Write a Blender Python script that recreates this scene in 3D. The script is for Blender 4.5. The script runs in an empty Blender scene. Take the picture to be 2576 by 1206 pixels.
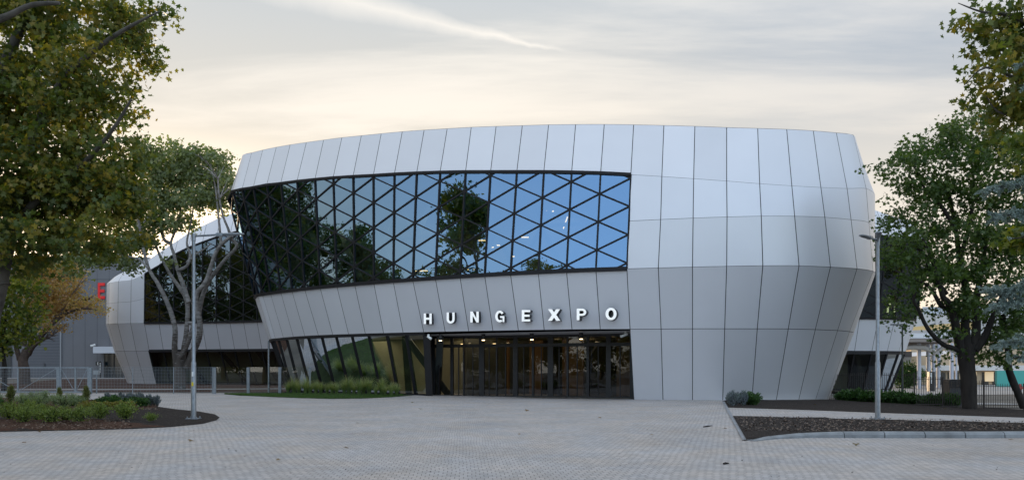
import bpy, math, random
import numpy as np
from mathutils import Vector, Matrix
random.seed(7)
rng = np.random.default_rng(11)
S = bpy.context.scene
COL = S.collection
R = math.radians
# ---------------------------------------------------------------- camera, sky, sun
EYE, HOR, F, CX = 1.63, 932.0, 2000.0, 1288.0
cam = bpy.data.cameras.new('camera'); camo = bpy.data.objects.new('camera', cam); COL.objects.link(camo)
camo.location = (0, 0, EYE); camo.rotation_euler = (R(90), 0, 0)
cam.sensor_width = 36; cam.lens = F / 2576 * 36
cam.shift_y = (HOR - 603) / 2576
cam.clip_end = 5000; cam.clip_start = 0.1
S.camera = camo
SUN_EL, SUN_AZ = 5.0, -31.0          # azimuth measured from +Y towards +X
W = bpy.data.worlds.new('World'); S.world = W; W.use_nodes = True
def build_world():
    nt = W.node_tree; nt.nodes.clear(); N = nt.nodes; L = nt.links
    out = N.new('ShaderNodeOutputWorld'); bg = N.new('ShaderNodeBackground')
    sky = N.new('ShaderNodeTexSky'); sky.sky_type = 'NISHITA'; sky.sun_disc = False
    sky.sun_elevation = R(SUN_EL); sky.sun_rotation = R(SUN_AZ); sky.air_density = 1.0; sky.dust_density = 0.6; sky.ozone_density = 2.2
    tc = N.new('ShaderNodeTexCoord'); sep = N.new('ShaderNodeSeparateXYZ')
    L.new(tc.outputs['Generated'], sep.inputs[0])
    def math_(op, a, b=None, clamp=False):
        n = N.new('ShaderNodeMath'); n.operation = op; n.use_clamp = clamp
        for k, v in enumerate((a, b)):
            if v is None: continue
            if isinstance(v, (int, float)): n.inputs[k].default_value = v
            else: L.new(v, n.inputs[k])
        return n.outputs[0]
    def mr(v, a, b, c, d):
        n = N.new('ShaderNodeMapRange'); n.interpolation_type = 'SMOOTHSTEP'
        L.new(v, n.inputs[0])
        for k, x in zip((1, 2, 3, 4), (a, b, c, d)): n.inputs[k].default_value = x
        return n.outputs[0]
    def mix(f, a, b):
        n = N.new('ShaderNodeMix'); n.data_type = 'RGBA'
        if isinstance(f, (int, float)): n.inputs[0].default_value = f
        else: L.new(f, n.inputs[0])
        for k, v in ((6, a), (7, b)):
            if isinstance(v, tuple): n.inputs[k].default_value = v + (1,)
            else: L.new(v, n.inputs[k])
        return n.outputs[2]
    x, y, z = sep.outputs
    nish = N.new('ShaderNodeVectorMath'); nish.operation = 'SCALE'; L.new(sky.outputs[0], nish.inputs[0]); nish.inputs[3].default_value = 0.15 / 0.15
    # thin overcast veil, creamier towards the sunset; back sky brightened to light the facade
    ramp = N.new('ShaderNodeValToRGB'); e = ramp.color_ramp.elements
    e[0].position = 0.0; e[0].color = (.88, .68, .48, 1)
    e[1].position = 1.0; e[1].color = (.64, .69, .76, 1)
    for p, c in ((.12, (.72, .65, .55, 1)), (.26, (.64, .585, .50, 1)), (.33, (.53, .51, .47, 1)), (.44, (.42, .455, .48, 1))):
        q = e.new(p); q.color = c
    L.new(z, ramp.inputs[0])
    # greyer towards the right
    veil = mix(mr(x, -.05, .42, 0, .8), ramp.outputs[0], mix(mr(z, .12, .4, 0, 1), ramp.outputs[0], (.29, .345, .42)))
    # clouds: projected on a flat layer
    zz = math_('ADD', math_('MAXIMUM', z, 0.0), 0.12)
    cx_ = math_('DIVIDE', x, zz); cy_ = math_('DIVIDE', y, zz)
    cmb = N.new('ShaderNodeCombineXYZ'); L.new(cx_, cmb.inputs[0]); L.new(cy_, cmb.inputs[1])
    mp = N.new('ShaderNodeMapping'); L.new(cmb.outputs[0], mp.inputs[0]); mp.inputs['Rotation'].default_value = (0, 0, R(-24)); mp.inputs['Scale'].default_value = (.45, 1.5, 1)
    no = N.new('ShaderNodeTexNoise'); no.inputs['Scale'].default_value = 1.1; no.inputs['Detail'].default_value = 9; no.inputs['Roughness'].default_value = .58; no.inputs['Distortion'].default_value = .5
    L.new(mp.outputs[0], no.inputs[0])
    cl = mr(no.outputs[0], .46, .68, 0, 1)
    cloudc = mix(mr(z, .1, .5, 0, 1), (.84, .73, .60), (.70, .68, .64))
    no2 = N.new('ShaderNodeTexNoise'); no2.inputs['Scale'].default_value = .55; no2.inputs['Detail'].default_value = 5
    L.new(mp.outputs[0], no2.inputs[0])
    grey = mr(no2.outputs[0], .4, .65, 0, .35)
    veil2 = mix(grey, veil, mix(mr(z, .1, .5, 0, 1), (.70, .63, .55), (.44, .47, .51)))
    front = mix(math_('MULTIPLY', cl, mr(x, -.1, .35, .8, .5)), veil2, cloudc)
    # contrail: a narrow great-circle band broken up by noise
    dv = N.new('ShaderNodeVectorMath'); dv.operation = 'DOT_PRODUCT'; L.new(tc.outputs['Generated'], dv.inputs[0])
    a = Vector((-.21, 1, .466)).normalized(); b = Vector((.035, 1, .408)).normalized(); nn = a.cross(b).normalized()
    dv.inputs[1].default_value = nn
    nw = N.new('ShaderNodeTexNoise'); nw.inputs['Scale'].default_value = 28; nw.inputs['Detail'].default_value = 6; L.new(tc.outputs['Generated'], nw.inputs[0])
    dist = math_('ABSOLUTE', math_('ADD', dv.outputs['Value'], math_('MULTIPLY', math_('SUBTRACT', nw.outputs[0], .5), .012)))
    wid = mr(x, -.25, .06, .024, .003)
    band = math_('SUBTRACT', 1.0, math_('DIVIDE', dist, wid), True)
    band = math_('MULTIPLY', band, mr(x, .02, .08, 1, 0))
    band = math_('MULTIPLY', band, mr(y, .2, .6, 0, .6))
    front = mix(band, front, (.80, .75, .68))
    # glow round the hidden sun
    ds = N.new('ShaderNodeVectorMath'); ds.operation = 'DOT_PRODUCT'; L.new(tc.outputs['Generated'], ds.inputs[0])
    ds.inputs[1].default_value = (math.sin(R(SUN_AZ)) * math.cos(R(4)), math.cos(R(SUN_AZ)) * math.cos(R(4)), math.sin(R(4)))
    glow = math_('MULTIPLY', mr(ds.outputs['Value'], .90, 1.0, 0, 1), mr(z, .02, .30, 1, 0))
    g2 = N.new('ShaderNodeVectorMath'); g2.operation = 'SCALE'; g2.inputs[0].default_value = (2.4, 1.7, 1.0); L.new(glow, g2.inputs[3])
    ad = N.new('ShaderNodeVectorMath'); ad.operation = 'ADD'; L.new(front, ad.inputs[0]); L.new(g2.outputs[0], ad.inputs[1])
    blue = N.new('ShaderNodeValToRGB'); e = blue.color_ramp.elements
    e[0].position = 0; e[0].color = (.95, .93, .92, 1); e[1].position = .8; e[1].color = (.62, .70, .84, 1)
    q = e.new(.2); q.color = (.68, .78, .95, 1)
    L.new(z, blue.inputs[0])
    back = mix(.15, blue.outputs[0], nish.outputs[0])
    # blue opens towards the back-left of the camera (east), veil stays on the rest
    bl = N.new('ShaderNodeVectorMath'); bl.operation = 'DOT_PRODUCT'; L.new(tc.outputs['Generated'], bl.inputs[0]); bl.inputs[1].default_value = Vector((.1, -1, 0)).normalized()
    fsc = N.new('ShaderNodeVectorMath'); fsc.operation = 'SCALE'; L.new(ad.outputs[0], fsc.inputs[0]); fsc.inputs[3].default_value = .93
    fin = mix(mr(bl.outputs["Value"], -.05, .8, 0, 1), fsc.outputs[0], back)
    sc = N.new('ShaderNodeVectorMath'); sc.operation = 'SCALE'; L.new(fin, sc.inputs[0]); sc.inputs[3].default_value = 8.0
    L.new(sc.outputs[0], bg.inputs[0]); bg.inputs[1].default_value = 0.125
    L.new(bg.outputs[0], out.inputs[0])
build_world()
sl = bpy.data.lights.new('sun', 'SUN'); sl.energy = 2.2; sl.angle = R(.6); sl.color = (1, .72, .45)
so = bpy.data.objects.new('sun', sl); COL.objects.link(so)
sd = Vector((math.sin(R(SUN_AZ)) * math.cos(R(SUN_EL)), math.cos(R(SUN_AZ)) * math.cos(R(SUN_EL)), math.sin(R(SUN_EL))))
so.rotation_euler = (-sd).to_track_quat('-Z', 'Y').to_euler(); so.location = (-40, 60, 60)
S.view_settings.view_transform = 'Standard'; S.view_settings.look = 'None'; S.view_settings.exposure = 0.62; S.view_settings.gamma = 1
S.cycles.max_bounces = 7; S.cycles.transparent_max_bounces = 24; S.cycles.diffuse_bounces = 3; S.cycles.glossy_bounces = 4
S.cycles.use_denoising = True; S.render.filter_size = 1.15

# ---------------------------------------------------------------- helpers
def at(px, py, Y): return Vector(((px - CX) / F * Y, Y, EYE + (HOR - py) / F * Y))
def gnd(px, py, z=0.0):
    Y = (EYE - z) * F / (py - HOR); return Vector(((px - CX) / F * Y, Y, z))
def sst(a, b, v):
    t = min(1, max(0, (v - a) / (b - a))); return t * t * (3 - 2 * t)
def gz(x, y):
    z = .12 * math.exp(-((x + 9) / 9) ** 2 - ((y - 54) / 6) ** 2)
    z += .6 * sst(88, 112, y) * sst(-22, -36, x)
    z -= min(.55, max(0, (x - 17.5) * .043)) * sst(26, 33, y)
    return z
class MB:
    def __init__(s): s.v = []; s.f = []; s.m = []
    def face(s, pts, m=0):
        k = len(s.v); s.v += [tuple(p) for p in pts]; s.f.append(tuple(range(k, k + len(pts)))); s.m.append(m)
    def grid(s, rows, m=0, close=False):
        k = len(s.v); n = len(rows[0])
        for r in rows: s.v += [tuple(p) for p in r]
        for i in range(len(rows) - 1):
            for j in range(n if close else n - 1):
                j2 = (j + 1) % n
                s.f.append((k + i * n + j, k + i * n + j2, k + (i + 1) * n + j2, k + (i + 1) * n + j)); s.m.append(m)
    def box(s, x0, x1, y0, y1, z0, z1, m=0, M=None):
        c = [Vector((x, y, z)) for z in (z0, z1) for y in (y0, y1) for x in (x0, x1)]
        if M is not None: c = [M @ p for p in c]
        k = len(s.v); s.v += [tuple(p) for p in c]
        for q in ((0, 2, 3, 1), (4, 5, 7, 6), (0, 1, 5, 4), (2, 6, 7, 3), (1, 3, 7, 5), (0, 4, 6, 2)):
            s.f.append(tuple(k + i for i in q)); s.m.append(m)
    def bar(s, p, q, w, d, nrm, m=0):
        p = Vector(p); q = Vector(q); ax = (q - p)
        if ax.length < 1e-4: return
        ax.normalize(); n = Vector(nrm); n = (n - ax * n.dot(ax))
        if n.length < 1e-4: n = ax.orthogonal()
        n.normalize(); u = ax.cross(n)
        A = [p + u * a * w / 2 + n * b * d / 2 for a, b in ((-1, -1), (1, -1), (1, 1), (-1, 1))]
        B = [q + u * a * w / 2 + n * b * d / 2 for a, b in ((-1, -1), (1, -1), (1, 1), (-1, 1))]
        k = len(s.v); s.v += [tuple(x) for x in A + B]
        for f in ((3, 2, 1, 0), (4, 5, 6, 7), (0, 1, 5, 4), (1, 2, 6, 5), (2, 3, 7, 6), (3, 0, 4, 7)):
            s.f.append(tuple(k + i for i in f)); s.m.append(m)
    def tube(s, pts, rad, n=8, m=0, cap=True, wob=0):
        pts = [Vector(p) for p in pts]; rows = []; up = Vector((0, 0, 1)); prev = None
        for i, p in enumerate(pts):
            t = (pts[min(i + 1, len(pts) - 1)] - pts[max(i - 1, 0)])
            if t.length < 1e-6: t = Vector((0, 0, 1))
            t.normalize()
            a = prev if prev is not None else t.orthogonal()
            a = (a - t * a.dot(t)); a = a.normalized() if a.length > 1e-6 else t.orthogonal().normalized()
            prev = a; b = t.cross(a); r = rad[i] if hasattr(rad, '__len__') else rad
            rows.append([p + (a * math.cos(2 * math.pi * k / n) + b * math.sin(2 * math.pi * k / n)) * r * (1 + random.uniform(-wob, wob)) for k in range(n)])
        s.grid(rows, m, True)
        if cap:
            s.face(rows[0][::-1], m); s.face(rows[-1], m)
    def build(s, name, mats, parent=None, smooth=False):
        me = bpy.data.meshes.new(name); me.from_pydata(s.v, [], s.f)
        for m in (mats if isinstance(mats, (list, tuple)) else [mats]): me.materials.append(m)
        if len(me.materials) > 1: me.polygons.foreach_set('material_index', s.m)
        if smooth: me.polygons.foreach_set('use_smooth', [True] * len(me.polygons))
        me.update(); o = bpy.data.objects.new(name, me); COL.objects.link(o)
        if parent is not None:
            o.parent = parent; o.matrix_parent_inverse = Matrix.Translation(-parent.location) if parent.type == 'EMPTY' and tuple(parent.rotation_euler) == (0, 0, 0) else Matrix()
        return o
def tag(o, label=None, cat=None, group=None, kind=None):
    for k, v in (('label', label), ('category', cat), ('group', group), ('kind', kind)):
        if v: o[k] = v
    return o
def thing(name, label, cat, loc=(0, 0, 0), group=None):
    o = bpy.data.objects.new(name, None); COL.objects.link(o); o.location = loc; o.empty_display_size = .3
    return tag(o, label, cat, group)
def copy_tree(o, parent=None):
    c = o.copy(); COL.objects.link(c)
    if parent is not None: c.parent = parent
    for ch in [x for x in o.children]: copy_tree(ch, c)
    return c
def mat(name, col, rough=.6, metal=0, noise=0, nscale=8, bump=0, bscale=40, spec=.5, emit=None, coord='Object', stretch=(1, 1, 1)):
    m = bpy.data.materials.new(name); m.use_nodes = True; nt = m.node_tree; N = nt.nodes; L = nt.links
    p = N['Principled BSDF']; p.inputs['Base Color'].default_value = tuple(col) + (1,); p.inputs['Roughness'].default_value = rough
    p.inputs['Metallic'].default_value = metal; p.inputs['Specular IOR Level'].default_value = spec
    if emit: p.inputs['Emission Color'].default_value = tuple(emit[:3]) + (1,); p.inputs['Emission Strength'].default_value = emit[3]
    if noise or bump:
        tc = N.new('ShaderNodeTexCoord'); mp = N.new('ShaderNodeMapping'); mp.inputs['Scale'].default_value = stretch; L.new(tc.outputs[coord], mp.inputs[0])
    if noise:
        n = N.new('ShaderNodeTexNoise'); n.inputs['Scale'].default_value = nscale; n.inputs['Detail'].default_value = 6; L.new(mp.outputs[0], n.inputs[0])
        r = N.new('ShaderNodeMapRange'); L.new(n.outputs[0], r.inputs[0]); r.inputs[1].default_value = .3; r.inputs[2].default_value = .7; r.inputs[3].default_value = 1 - noise; r.inputs[4].default_value = 1 + noise
        v = N.new('ShaderNodeVectorMath'); v.operation = 'SCALE'; v.inputs[0].default_value = col; L.new(r.outputs[0], v.inputs[3]); L.new(v.outputs[0], p.inputs['Base Color'])
    if bump:
        n = N.new('ShaderNodeTexNoise'); n.inputs['Scale'].default_value = bscale; n.inputs['Detail'].default_value = 4; L.new(mp.outputs[0], n.inputs[0])
        b = N.new('ShaderNodeBump'); b.inputs['Strength'].default_value = bump; b.inputs['Distance'].default_value = .02; L.new(n.outputs[0], b.inputs['Height']); L.new(b.outputs[0], p.inputs['Normal'])
    return m
def glassmat(name, tint, base=.25, gl=(.92, .95, 1), wav=.0, ior=1.5):
    m = bpy.data.materials.new(name); m.use_nodes = True; nt = m.node_tree; N = nt.nodes; L = nt.links; N.clear()
    o = N.new('ShaderNodeOutputMaterial'); t = N.new('ShaderNodeBsdfTransparent'); t.inputs[0].default_value = tuple(tint) + (1,)
    g = N.new('ShaderNodeBsdfGlossy'); g.inputs['Roughness'].default_value = 0.0; g.inputs['Color'].default_value = tuple(gl) + (1,)
    fr = N.new('ShaderNodeFresnel'); fr.inputs[0].default_value = ior
    a = N.new('ShaderNodeMath'); a.operation = 'MULTIPLY_ADD'; L.new(fr.outputs[0], a.inputs[0]); a.inputs[1].default_value = 1 - base; a.inputs[2].default_value = base; a.use_clamp = True
    if wav:
        n = N.new('ShaderNodeTexNoise'); n.inputs['Scale'].default_value = .8; n.inputs['Detail'].default_value = 1; tc = N.new('ShaderNodeTexCoord'); L.new(tc.outputs['Object'], n.inputs[0])
        b = N.new('ShaderNodeBump'); b.inputs['Strength'].default_value = wav; b.inputs['Distance'].default_value = .1; L.new(n.outputs[0], b.inputs['Height']); L.new(b.outputs[0], g.inputs['Normal'])
    x = N.new('ShaderNodeMixShader'); L.new(a.outputs[0], x.inputs[0]); L.new(t.outputs[0], x.inputs[1]); L.new(g.outputs[0], x.inputs[2]); L.new(x.outputs[0], o.inputs[0])
    return m
def leafmat(name, cols, trans=.35, rough=.5):
    m = bpy.data.materials.new(name); m.use_nodes = True; nt = m.node_tree; N = nt.nodes; L = nt.links; N.clear()
    o = N.new('ShaderNodeOutputMaterial'); at_ = N.new('ShaderNodeAttribute'); at_.attribute_name = 'rnd'
    r = N.new('ShaderNodeValToRGB'); e = r.color_ramp.elements
    e[0].position = 0; e[0].color = cols[0] + (1,); e[1].position = 1; e[1].color = cols[-1] + (1,)
    for i, c in enumerate(cols[1:-1]): q = e.new((i + 1) / (len(cols) - 1)); q.color = c + (1,)
    L.new(at_.outputs['Fac'], r.inputs[0])
    p = N.new('ShaderNodeBsdfPrincipled'); p.inputs['Roughness'].default_value = rough; L.new(r.outputs[0], p.inputs['Base Color'])
    t = N.new('ShaderNodeBsdfTranslucent'); v = N.new('ShaderNodeMix'); v.data_type = 'RGBA'; v.blend_type = 'MULTIPLY'; v.inputs[0].default_value = 1; L.new(r.outputs[0], v.inputs[6]); v.inputs[7].default_value = (1.6, 1.7, .6, 1); L.new(v.outputs[2], t.inputs[0])
    x = N.new('ShaderNodeMixShader'); x.inputs[0].default_value = trans; L.new(p.outputs[0], x.inputs[1]); L.new(t.outputs[0], x.inputs[2]); L.new(x.outputs[0], o.inputs[0])
    return m
def star(n_lobes=5, inner=.45, drop=.0):
    pts = []
    for i in range(n_lobes):
        a = math.pi / 2 + (i - n_lobes // 2) * R(62); l = 1 - .12 * abs(i - n_lobes // 2)
        pts.append((math.cos(a) * l, math.sin(a) * l))
        if i < n_lobes - 1: a2 = a + R(31); pts.append((math.cos(a2) * inner, math.sin(a2) * inner))
    pts.append((0, -.35)); return np.array(pts) * .6
STAR = star(); QUAD = np.array([(-.35, 0), (0, -.5), (.35, 0), (0, .55)]); OVAL = np.array([(-.3, -.15), (0, -.5), (.3, -.15), (.22, .3), (0, .55), (-.22, .3)])
NEED = np.array([(-.03, -.5), (.03, -.5), (0, .5)]); BLADE = np.array([(-.12, -.5), (.12, -.5), (.05, .5), (-.05, .5)])
def leaves(name, pos, size, shape, m, parent=None, nrm=None, flat=0., rnd=None, kind=None, axis=None, jit=.35):
    n = len(pos); k = len(shape); pos = np.asarray(pos, float)
    d = rng.normal(size=(n, 3)); d[:, 2] += flat * np.sign(rng.normal(size=n) + 1.2)
    d /= np.linalg.norm(d, axis=1)[:, None]
    if axis is None:
        a = rng.normal(size=(n, 3))
    else: a = np.asarray(axis, float) + rng.normal(size=(n, 3)) * .25
    if axis is None:
        a -= d * (a * d).sum(1)[:, None]; a /= np.linalg.norm(a, axis=1)[:, None]
    else:
        a /= np.linalg.norm(a, axis=1)[:, None]; d -= a * (a * d).sum(1)[:, None]; d /= np.linalg.norm(d, axis=1)[:, None]
    b = np.cross(d, a); s = size * (1 + rng.uniform(-jit, jit, n))
    V = pos[:, None, :] + s[:, None, None] * (shape[None, :, 0, None] * b[:, None, :] + shape[None, :, 1, None] * a[:, None, :])
    if k > 5:  # cup the leaf a little
        V += (d * s[:, None])[:, None, :] * (np.abs(shape[None, :, 0, None]) * .25)
    me = bpy.data.meshes.new(name); me.vertices.add(n * k); me.vertices.foreach_set('co', V.ravel().astype(np.float32))
    me.loops.add(n * k); me.loops.foreach_set('vertex_index', np.arange(n * k, dtype=np.int32))
    me.polygons.add(n); me.polygons.foreach_set('loop_start', np.arange(0, n * k, k, dtype=np.int32)); me.polygons.foreach_set('loop_total', np.full(n, k, dtype=np.int32))
    me.materials.append(m); me.update(calc_edges=True)
    at_ = me.attributes.new('rnd', 'FLOAT', 'FACE'); at_.data.foreach_set('value', (rng.random(n) if rnd is None else np.clip(rnd, 0, 1)).astype(np.float32))
    o = bpy.data.objects.new(name, me); COL.objects.link(o)
    if parent is not None: o.parent = parent; o.matrix_parent_inverse = Matrix.Translation(-parent.location)
    if kind: o['kind'] = kind
    return o
def clump_points(blobs, per_twig, twig_r, dens, nf=0, thr=-.1):
    """blobs: (centre Vector, rx, ry, rz, ntwigs). returns pos, rnd"""
    P = []; Q = []
    for c, rx, ry, rz, nt_ in blobs:
        nt_ = int(nt_ * dens)
        d = rng.normal(size=(nt_, 3)); d /= np.linalg.norm(d, axis=1)[:, None]; rr = rng.random(nt_) ** .42
        cen = np.array(c)[None] + d * rr[:, None] * np.array([rx, ry, rz])[None]
        if nf:
            from mathutils import noise as _n
            keep = np.array([_n.noise(Vector(tuple(q * nf))) + .5 * _n.noise(Vector(tuple(q * nf * 2.3))) > thr for q in cen], bool)
            cen = cen[keep] if keep.any() else cen[:1]; nt_ = len(cen)
        base = rng.random(nt_) * .7
        off = rng.normal(size=(nt_, per_twig, 3)) * twig_r * np.array([1, 1, .75])
        P.append((cen[:, None, :] + off).reshape(-1, 3)); Q.append((base[:, None] + rng.random((nt_, per_twig)) * .35).ravel())
    return np.concatenate(P), np.concatenate(Q)
def pxblobs(lst, Y, depth, dens=1.0, spread=0.25):
    out = []
    for b in lst:
        px, py, rx, ry = b[:4]; y = Y + (b[4] if len(b) > 4 else random.uniform(-1, 1) * depth * spread)
        out.append((at(px, py, y), rx / F * y, depth, ry / F * y, max(3, rx * ry / 28 * dens)))
    return out
def limb(mb, pts, Y, r0, r1, n=8, sub=4, dy=0.0, wob=.06):
    """pts px list -> smooth tube; dy = depth drift"""
    P = [at(p[0], p[1], Y + (p[2] if len(p) > 2 else dy * i / max(1, len(pts) - 1))) for i, p in enumerate(pts)]
    Q = []
    for i in range(len(P) - 1):
        a = P[max(i - 1, 0)]; b = P[i]; c = P[i + 1]; d = P[min(i + 2, len(P) - 1)]
        for k in range(sub):
            t = k / sub
            Q.append(.5 * ((2 * b) + (c - a) * t + (2 * a - 5 * b + 4 * c - d) * t * t + (3 * b - a - 3 * c + d) * t ** 3))
    Q.append(P[-1]); m = len(Q) - 1
    mb.tube(Q, [r0 + (r1 - r0) * (i / m) ** .8 for i in range(m + 1)], n, 0, True, wob)
    return Q

# ---------------------------------------------------------------- materials
def panelmat(name, col, rough=.38, metal=.2):
    m = mat(name, col, rough, metal, spec=.5)
    N = m.node_tree.nodes; L = m.node_tree.links; p = N['Principled BSDF']
    at_ = N.new('ShaderNodeAttribute'); at_.attribute_name = 'rnd'
    r = N.new('ShaderNodeMapRange'); L.new(at_.outputs['Fac'], r.inputs[0]); r.inputs[3].default_value = .94; r.inputs[4].default_value = 1.03
    tc = N.new('ShaderNodeTexCoord'); n = N.new('ShaderNodeTexNoise'); n.inputs['Scale'].default_value = .5; n.inputs['Detail'].default_value = 5; L.new(tc.outputs['Object'], n.inputs[0])
    r2 = N.new('ShaderNodeMapRange'); L.new(n.outputs[0], r2.inputs[0]); r2.inputs[3].default_value = .96; r2.inputs[4].default_value = 1.04
    mu = N.new('ShaderNodeMath'); mu.operation = 'MULTIPLY'; L.new(r.outputs[0], mu.inputs[0]); L.new(r2.outputs[0], mu.inputs[1])
    v = N.new('ShaderNodeVectorMath'); v.operation = 'SCALE'; v.inputs[0].default_value = col; L.new(mu.outputs[0], v.inputs[3]); L.new(v.outputs[0], p.inputs['Base Color'])
    b = N.new('ShaderNodeBump'); b.inputs['Strength'].default_value = .22; b.inputs['Distance'].default_value = .05
    n3 = N.new('ShaderNodeTexNoise'); n3.inputs['Scale'].default_value = .9; n3.inputs['Detail'].default_value = 1; L.new(tc.outputs['Object'], n3.inputs[0]); L.new(n3.outputs[0], b.inputs['Height']); L.new(b.outputs[0], p.inputs['Normal'])
    return m
M_panel = panelmat('aluminium_cladding', (.70, .715, .755))
M_joint = mat('joint_shadow_gap', (.03, .032, .036), .8)
M_frame = mat('dark_frame', (.014, .014, .016), .6, spec=.25)
M_glass = glassmat('mirror_glass', (.30, .33, .31), .46, (.28, .48, .74), .06)  # blue of the reflected sky is put into the reflection tint
M_glasslow = glassmat('tinted_glass', (.62, .64, .52), .01, (.7, .78, .85), .04, 1.36)
M_glassdoor = glassmat('door_glass', (.50, .48, .42), .02, (.8, .85, .9), .05)
M_glass2 = glassmat('dark_mirror_glass', (.24, .27, .25), .16, (.6, .75, .9), .06)
M_clear = glassmat('clear_glass', (.93, .96, .95), .0)
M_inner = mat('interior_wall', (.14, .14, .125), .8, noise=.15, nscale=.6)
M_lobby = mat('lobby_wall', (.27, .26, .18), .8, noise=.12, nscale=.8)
M_floor_in = mat('lobby_floor', (.22, .20, .16), .25)
M_wood = mat('oak_door', (.33, .15, .05), .5, noise=.2, nscale=5, stretch=(1, 1, .1))
M_woodp = mat('wood_cladding', (.34, .18, .07), .5, noise=.25, nscale=4, stretch=(1, 1, .1))
M_strut = mat('steel_strut', (.035, .045, .045), .5)
M_strutl = mat('pale_strut', (.40, .43, .42), .6)
M_soffit = mat('soffit_panel', (.50, .50, .52), .5)
M_black = mat('black_metal', (.012, .013, .015), .4)
M_white = mat('white_letter_face', (.82, .84, .82), .4)
M_lface = mat('letter_face', (.86, .88, .86), .4, emit=(1, 1, .97, .25))
M_lamp_on = mat('lit_lamp', (1, .8, .5), .4, emit=(1, .72, .38, 3.5))
M_strip_on = mat('lit_strip', (1, 1, .7), .4, emit=(.95, 1.0, .55, 1.2))
M_galv = mat('galvanised_steel', (.27, .30, .33), .42, .6, noise=.18, nscale=22, stretch=(1, 1, .35))
M_galvf = mat('galvanised_fence', (.27, .31, .34), .55, .4, noise=.15, nscale=10)
M_brown = mat('brown_fence', (.055, .045, .042), .5, .2)
M_conc = mat('concrete', (.34, .34, .33), .85, noise=.12, nscale=3, bump=.15)
M_kerb = mat('kerb_concrete', (.24, .26, .275), .85, noise=.25, nscale=2.5, bump=.3, bscale=25)
M_bark = mat('dark_bark', (.022, .018, .015), .95, noise=.4, nscale=6, bump=.8, bscale=9, stretch=(1, 1, .3))
M_barkp = mat('plane_bark', (.075, .068, .058), .9, noise=.45, nscale=3, bump=.5, bscale=7)
M_barkau = mat('grey_brown_bark', (.10, .075, .062), .95, noise=.3, nscale=4)
def barkpoplar():
    m = mat('poplar_bark', (.21, .20, .19), .9, noise=.4, nscale=2.2, bump=.7, bscale=10, stretch=(1, 1, 2.5))
    N = m.node_tree.nodes; L = m.node_tree.links; p = N['Principled BSDF']
    src = p.inputs['Base Color'].links[0].from_socket
    tc = N.new('ShaderNodeTexCoord'); sp = N.new('ShaderNodeSeparateXYZ'); L.new(tc.outputs['Object'], sp.inputs[0])
    n = N.new('ShaderNodeTexNoise'); n.inputs['Scale'].default_value = 4; n.inputs['Detail'].default_value = 5; mp = N.new('ShaderNodeMapping'); mp.inputs['Scale'].default_value = (.6, .6, 2.5); L.new(tc.outputs['Object'], mp.inputs[0]); L.new(mp.outputs[0], n.inputs[0])
    r = N.new('ShaderNodeMapRange'); L.new(sp.outputs[2], r.inputs[0]); r.inputs[1].default_value = 2.5; r.inputs[2].default_value = 7.5; r.inputs[3].default_value = .20; r.inputs[4].default_value = -.13
    a = N.new('ShaderNodeMath'); a.operation = 'ADD'; L.new(n.outputs[0], a.inputs[0]); L.new(r.outputs[0], a.inputs[1])
    g = N.new('ShaderNodeMapRange'); L.new(a.outputs[0], g.inputs[0]); g.inputs[1].default_value = .50; g.inputs[2].default_value = .58
    x = N.new('ShaderNodeMix'); x.data_type = 'RGBA'; L.new(g.outputs[0], x.inputs[0]); L.new(src, x.inputs[6]); x.inputs[7].default_value = (.085, .072, .062, 1); L.new(x.outputs[2], p.inputs['Base Color'])
    return m
M_barkw = barkpoplar()
L_plane = leafmat('plane_leaf', [(.045, .08, .022), (.08, .115, .026), (.14, .15, .03), (.32, .23, .035)], .45)
L_maple = leafmat('maple_leaf', [(.03, .065, .016), (.055, .10, .024), (.10, .145, .034)], .4)
L_poplar = leafmat('poplar_leaf', [(.11, .15, .08), (.17, .21, .11), (.24, .27, .15)], .45)
L_autumn = leafmat('autumn_leaf', [(.36, .20, .12), (.46, .28, .14), (.48, .34, .14), (.30, .26, .12)], .45)
L_yellow = leafmat('yellowing_leaf', [(.05, .085, .014), (.09, .13, .02), (.28, .26, .03)], .4)
L_spruce = leafmat('spruce_needle', [(.14, .19, .19), (.22, .29, .28), (.34, .42, .41)], .1, .6)
L_shrub = leafmat('shrub_leaf', [(.09, .14, .03), (.15, .21, .05), (.23, .28, .08)], .35)
L_olive = leafmat('olive_leaf', [(.08, .10, .025), (.13, .155, .04), (.19, .19, .05)], .35)
L_dark = leafmat('laurel_leaf', [(.02, .055, .015), (.04, .10, .022), (.07, .15, .035)], .25)
L_grey = leafmat('lavender_leaf', [(.10, .14, .14), (.17, .21, .22), (.16, .17, .24)], .15)
L_yel2 = leafmat('golden_leaf', [(.16, .15, .03), (.26, .22, .05)], .3)
L_willow = leafmat('willow_leaf', [(.13, .19, .11), (.2, .27, .15), (.28, .33, .19)], .3)
L_grass = leafmat('ornamental_grass', [(.10, .16, .05), (.2, .27, .10), (.42, .40, .22)], .35)
L_lawn = leafmat('lawn_blade', [(.035, .085, .012), (.07, .14, .022)], .3)
L_litter = leafmat('fallen_leaf', [(.10, .055, .02), (.2, .12, .04), (.12, .10, .04)], .2)

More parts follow.
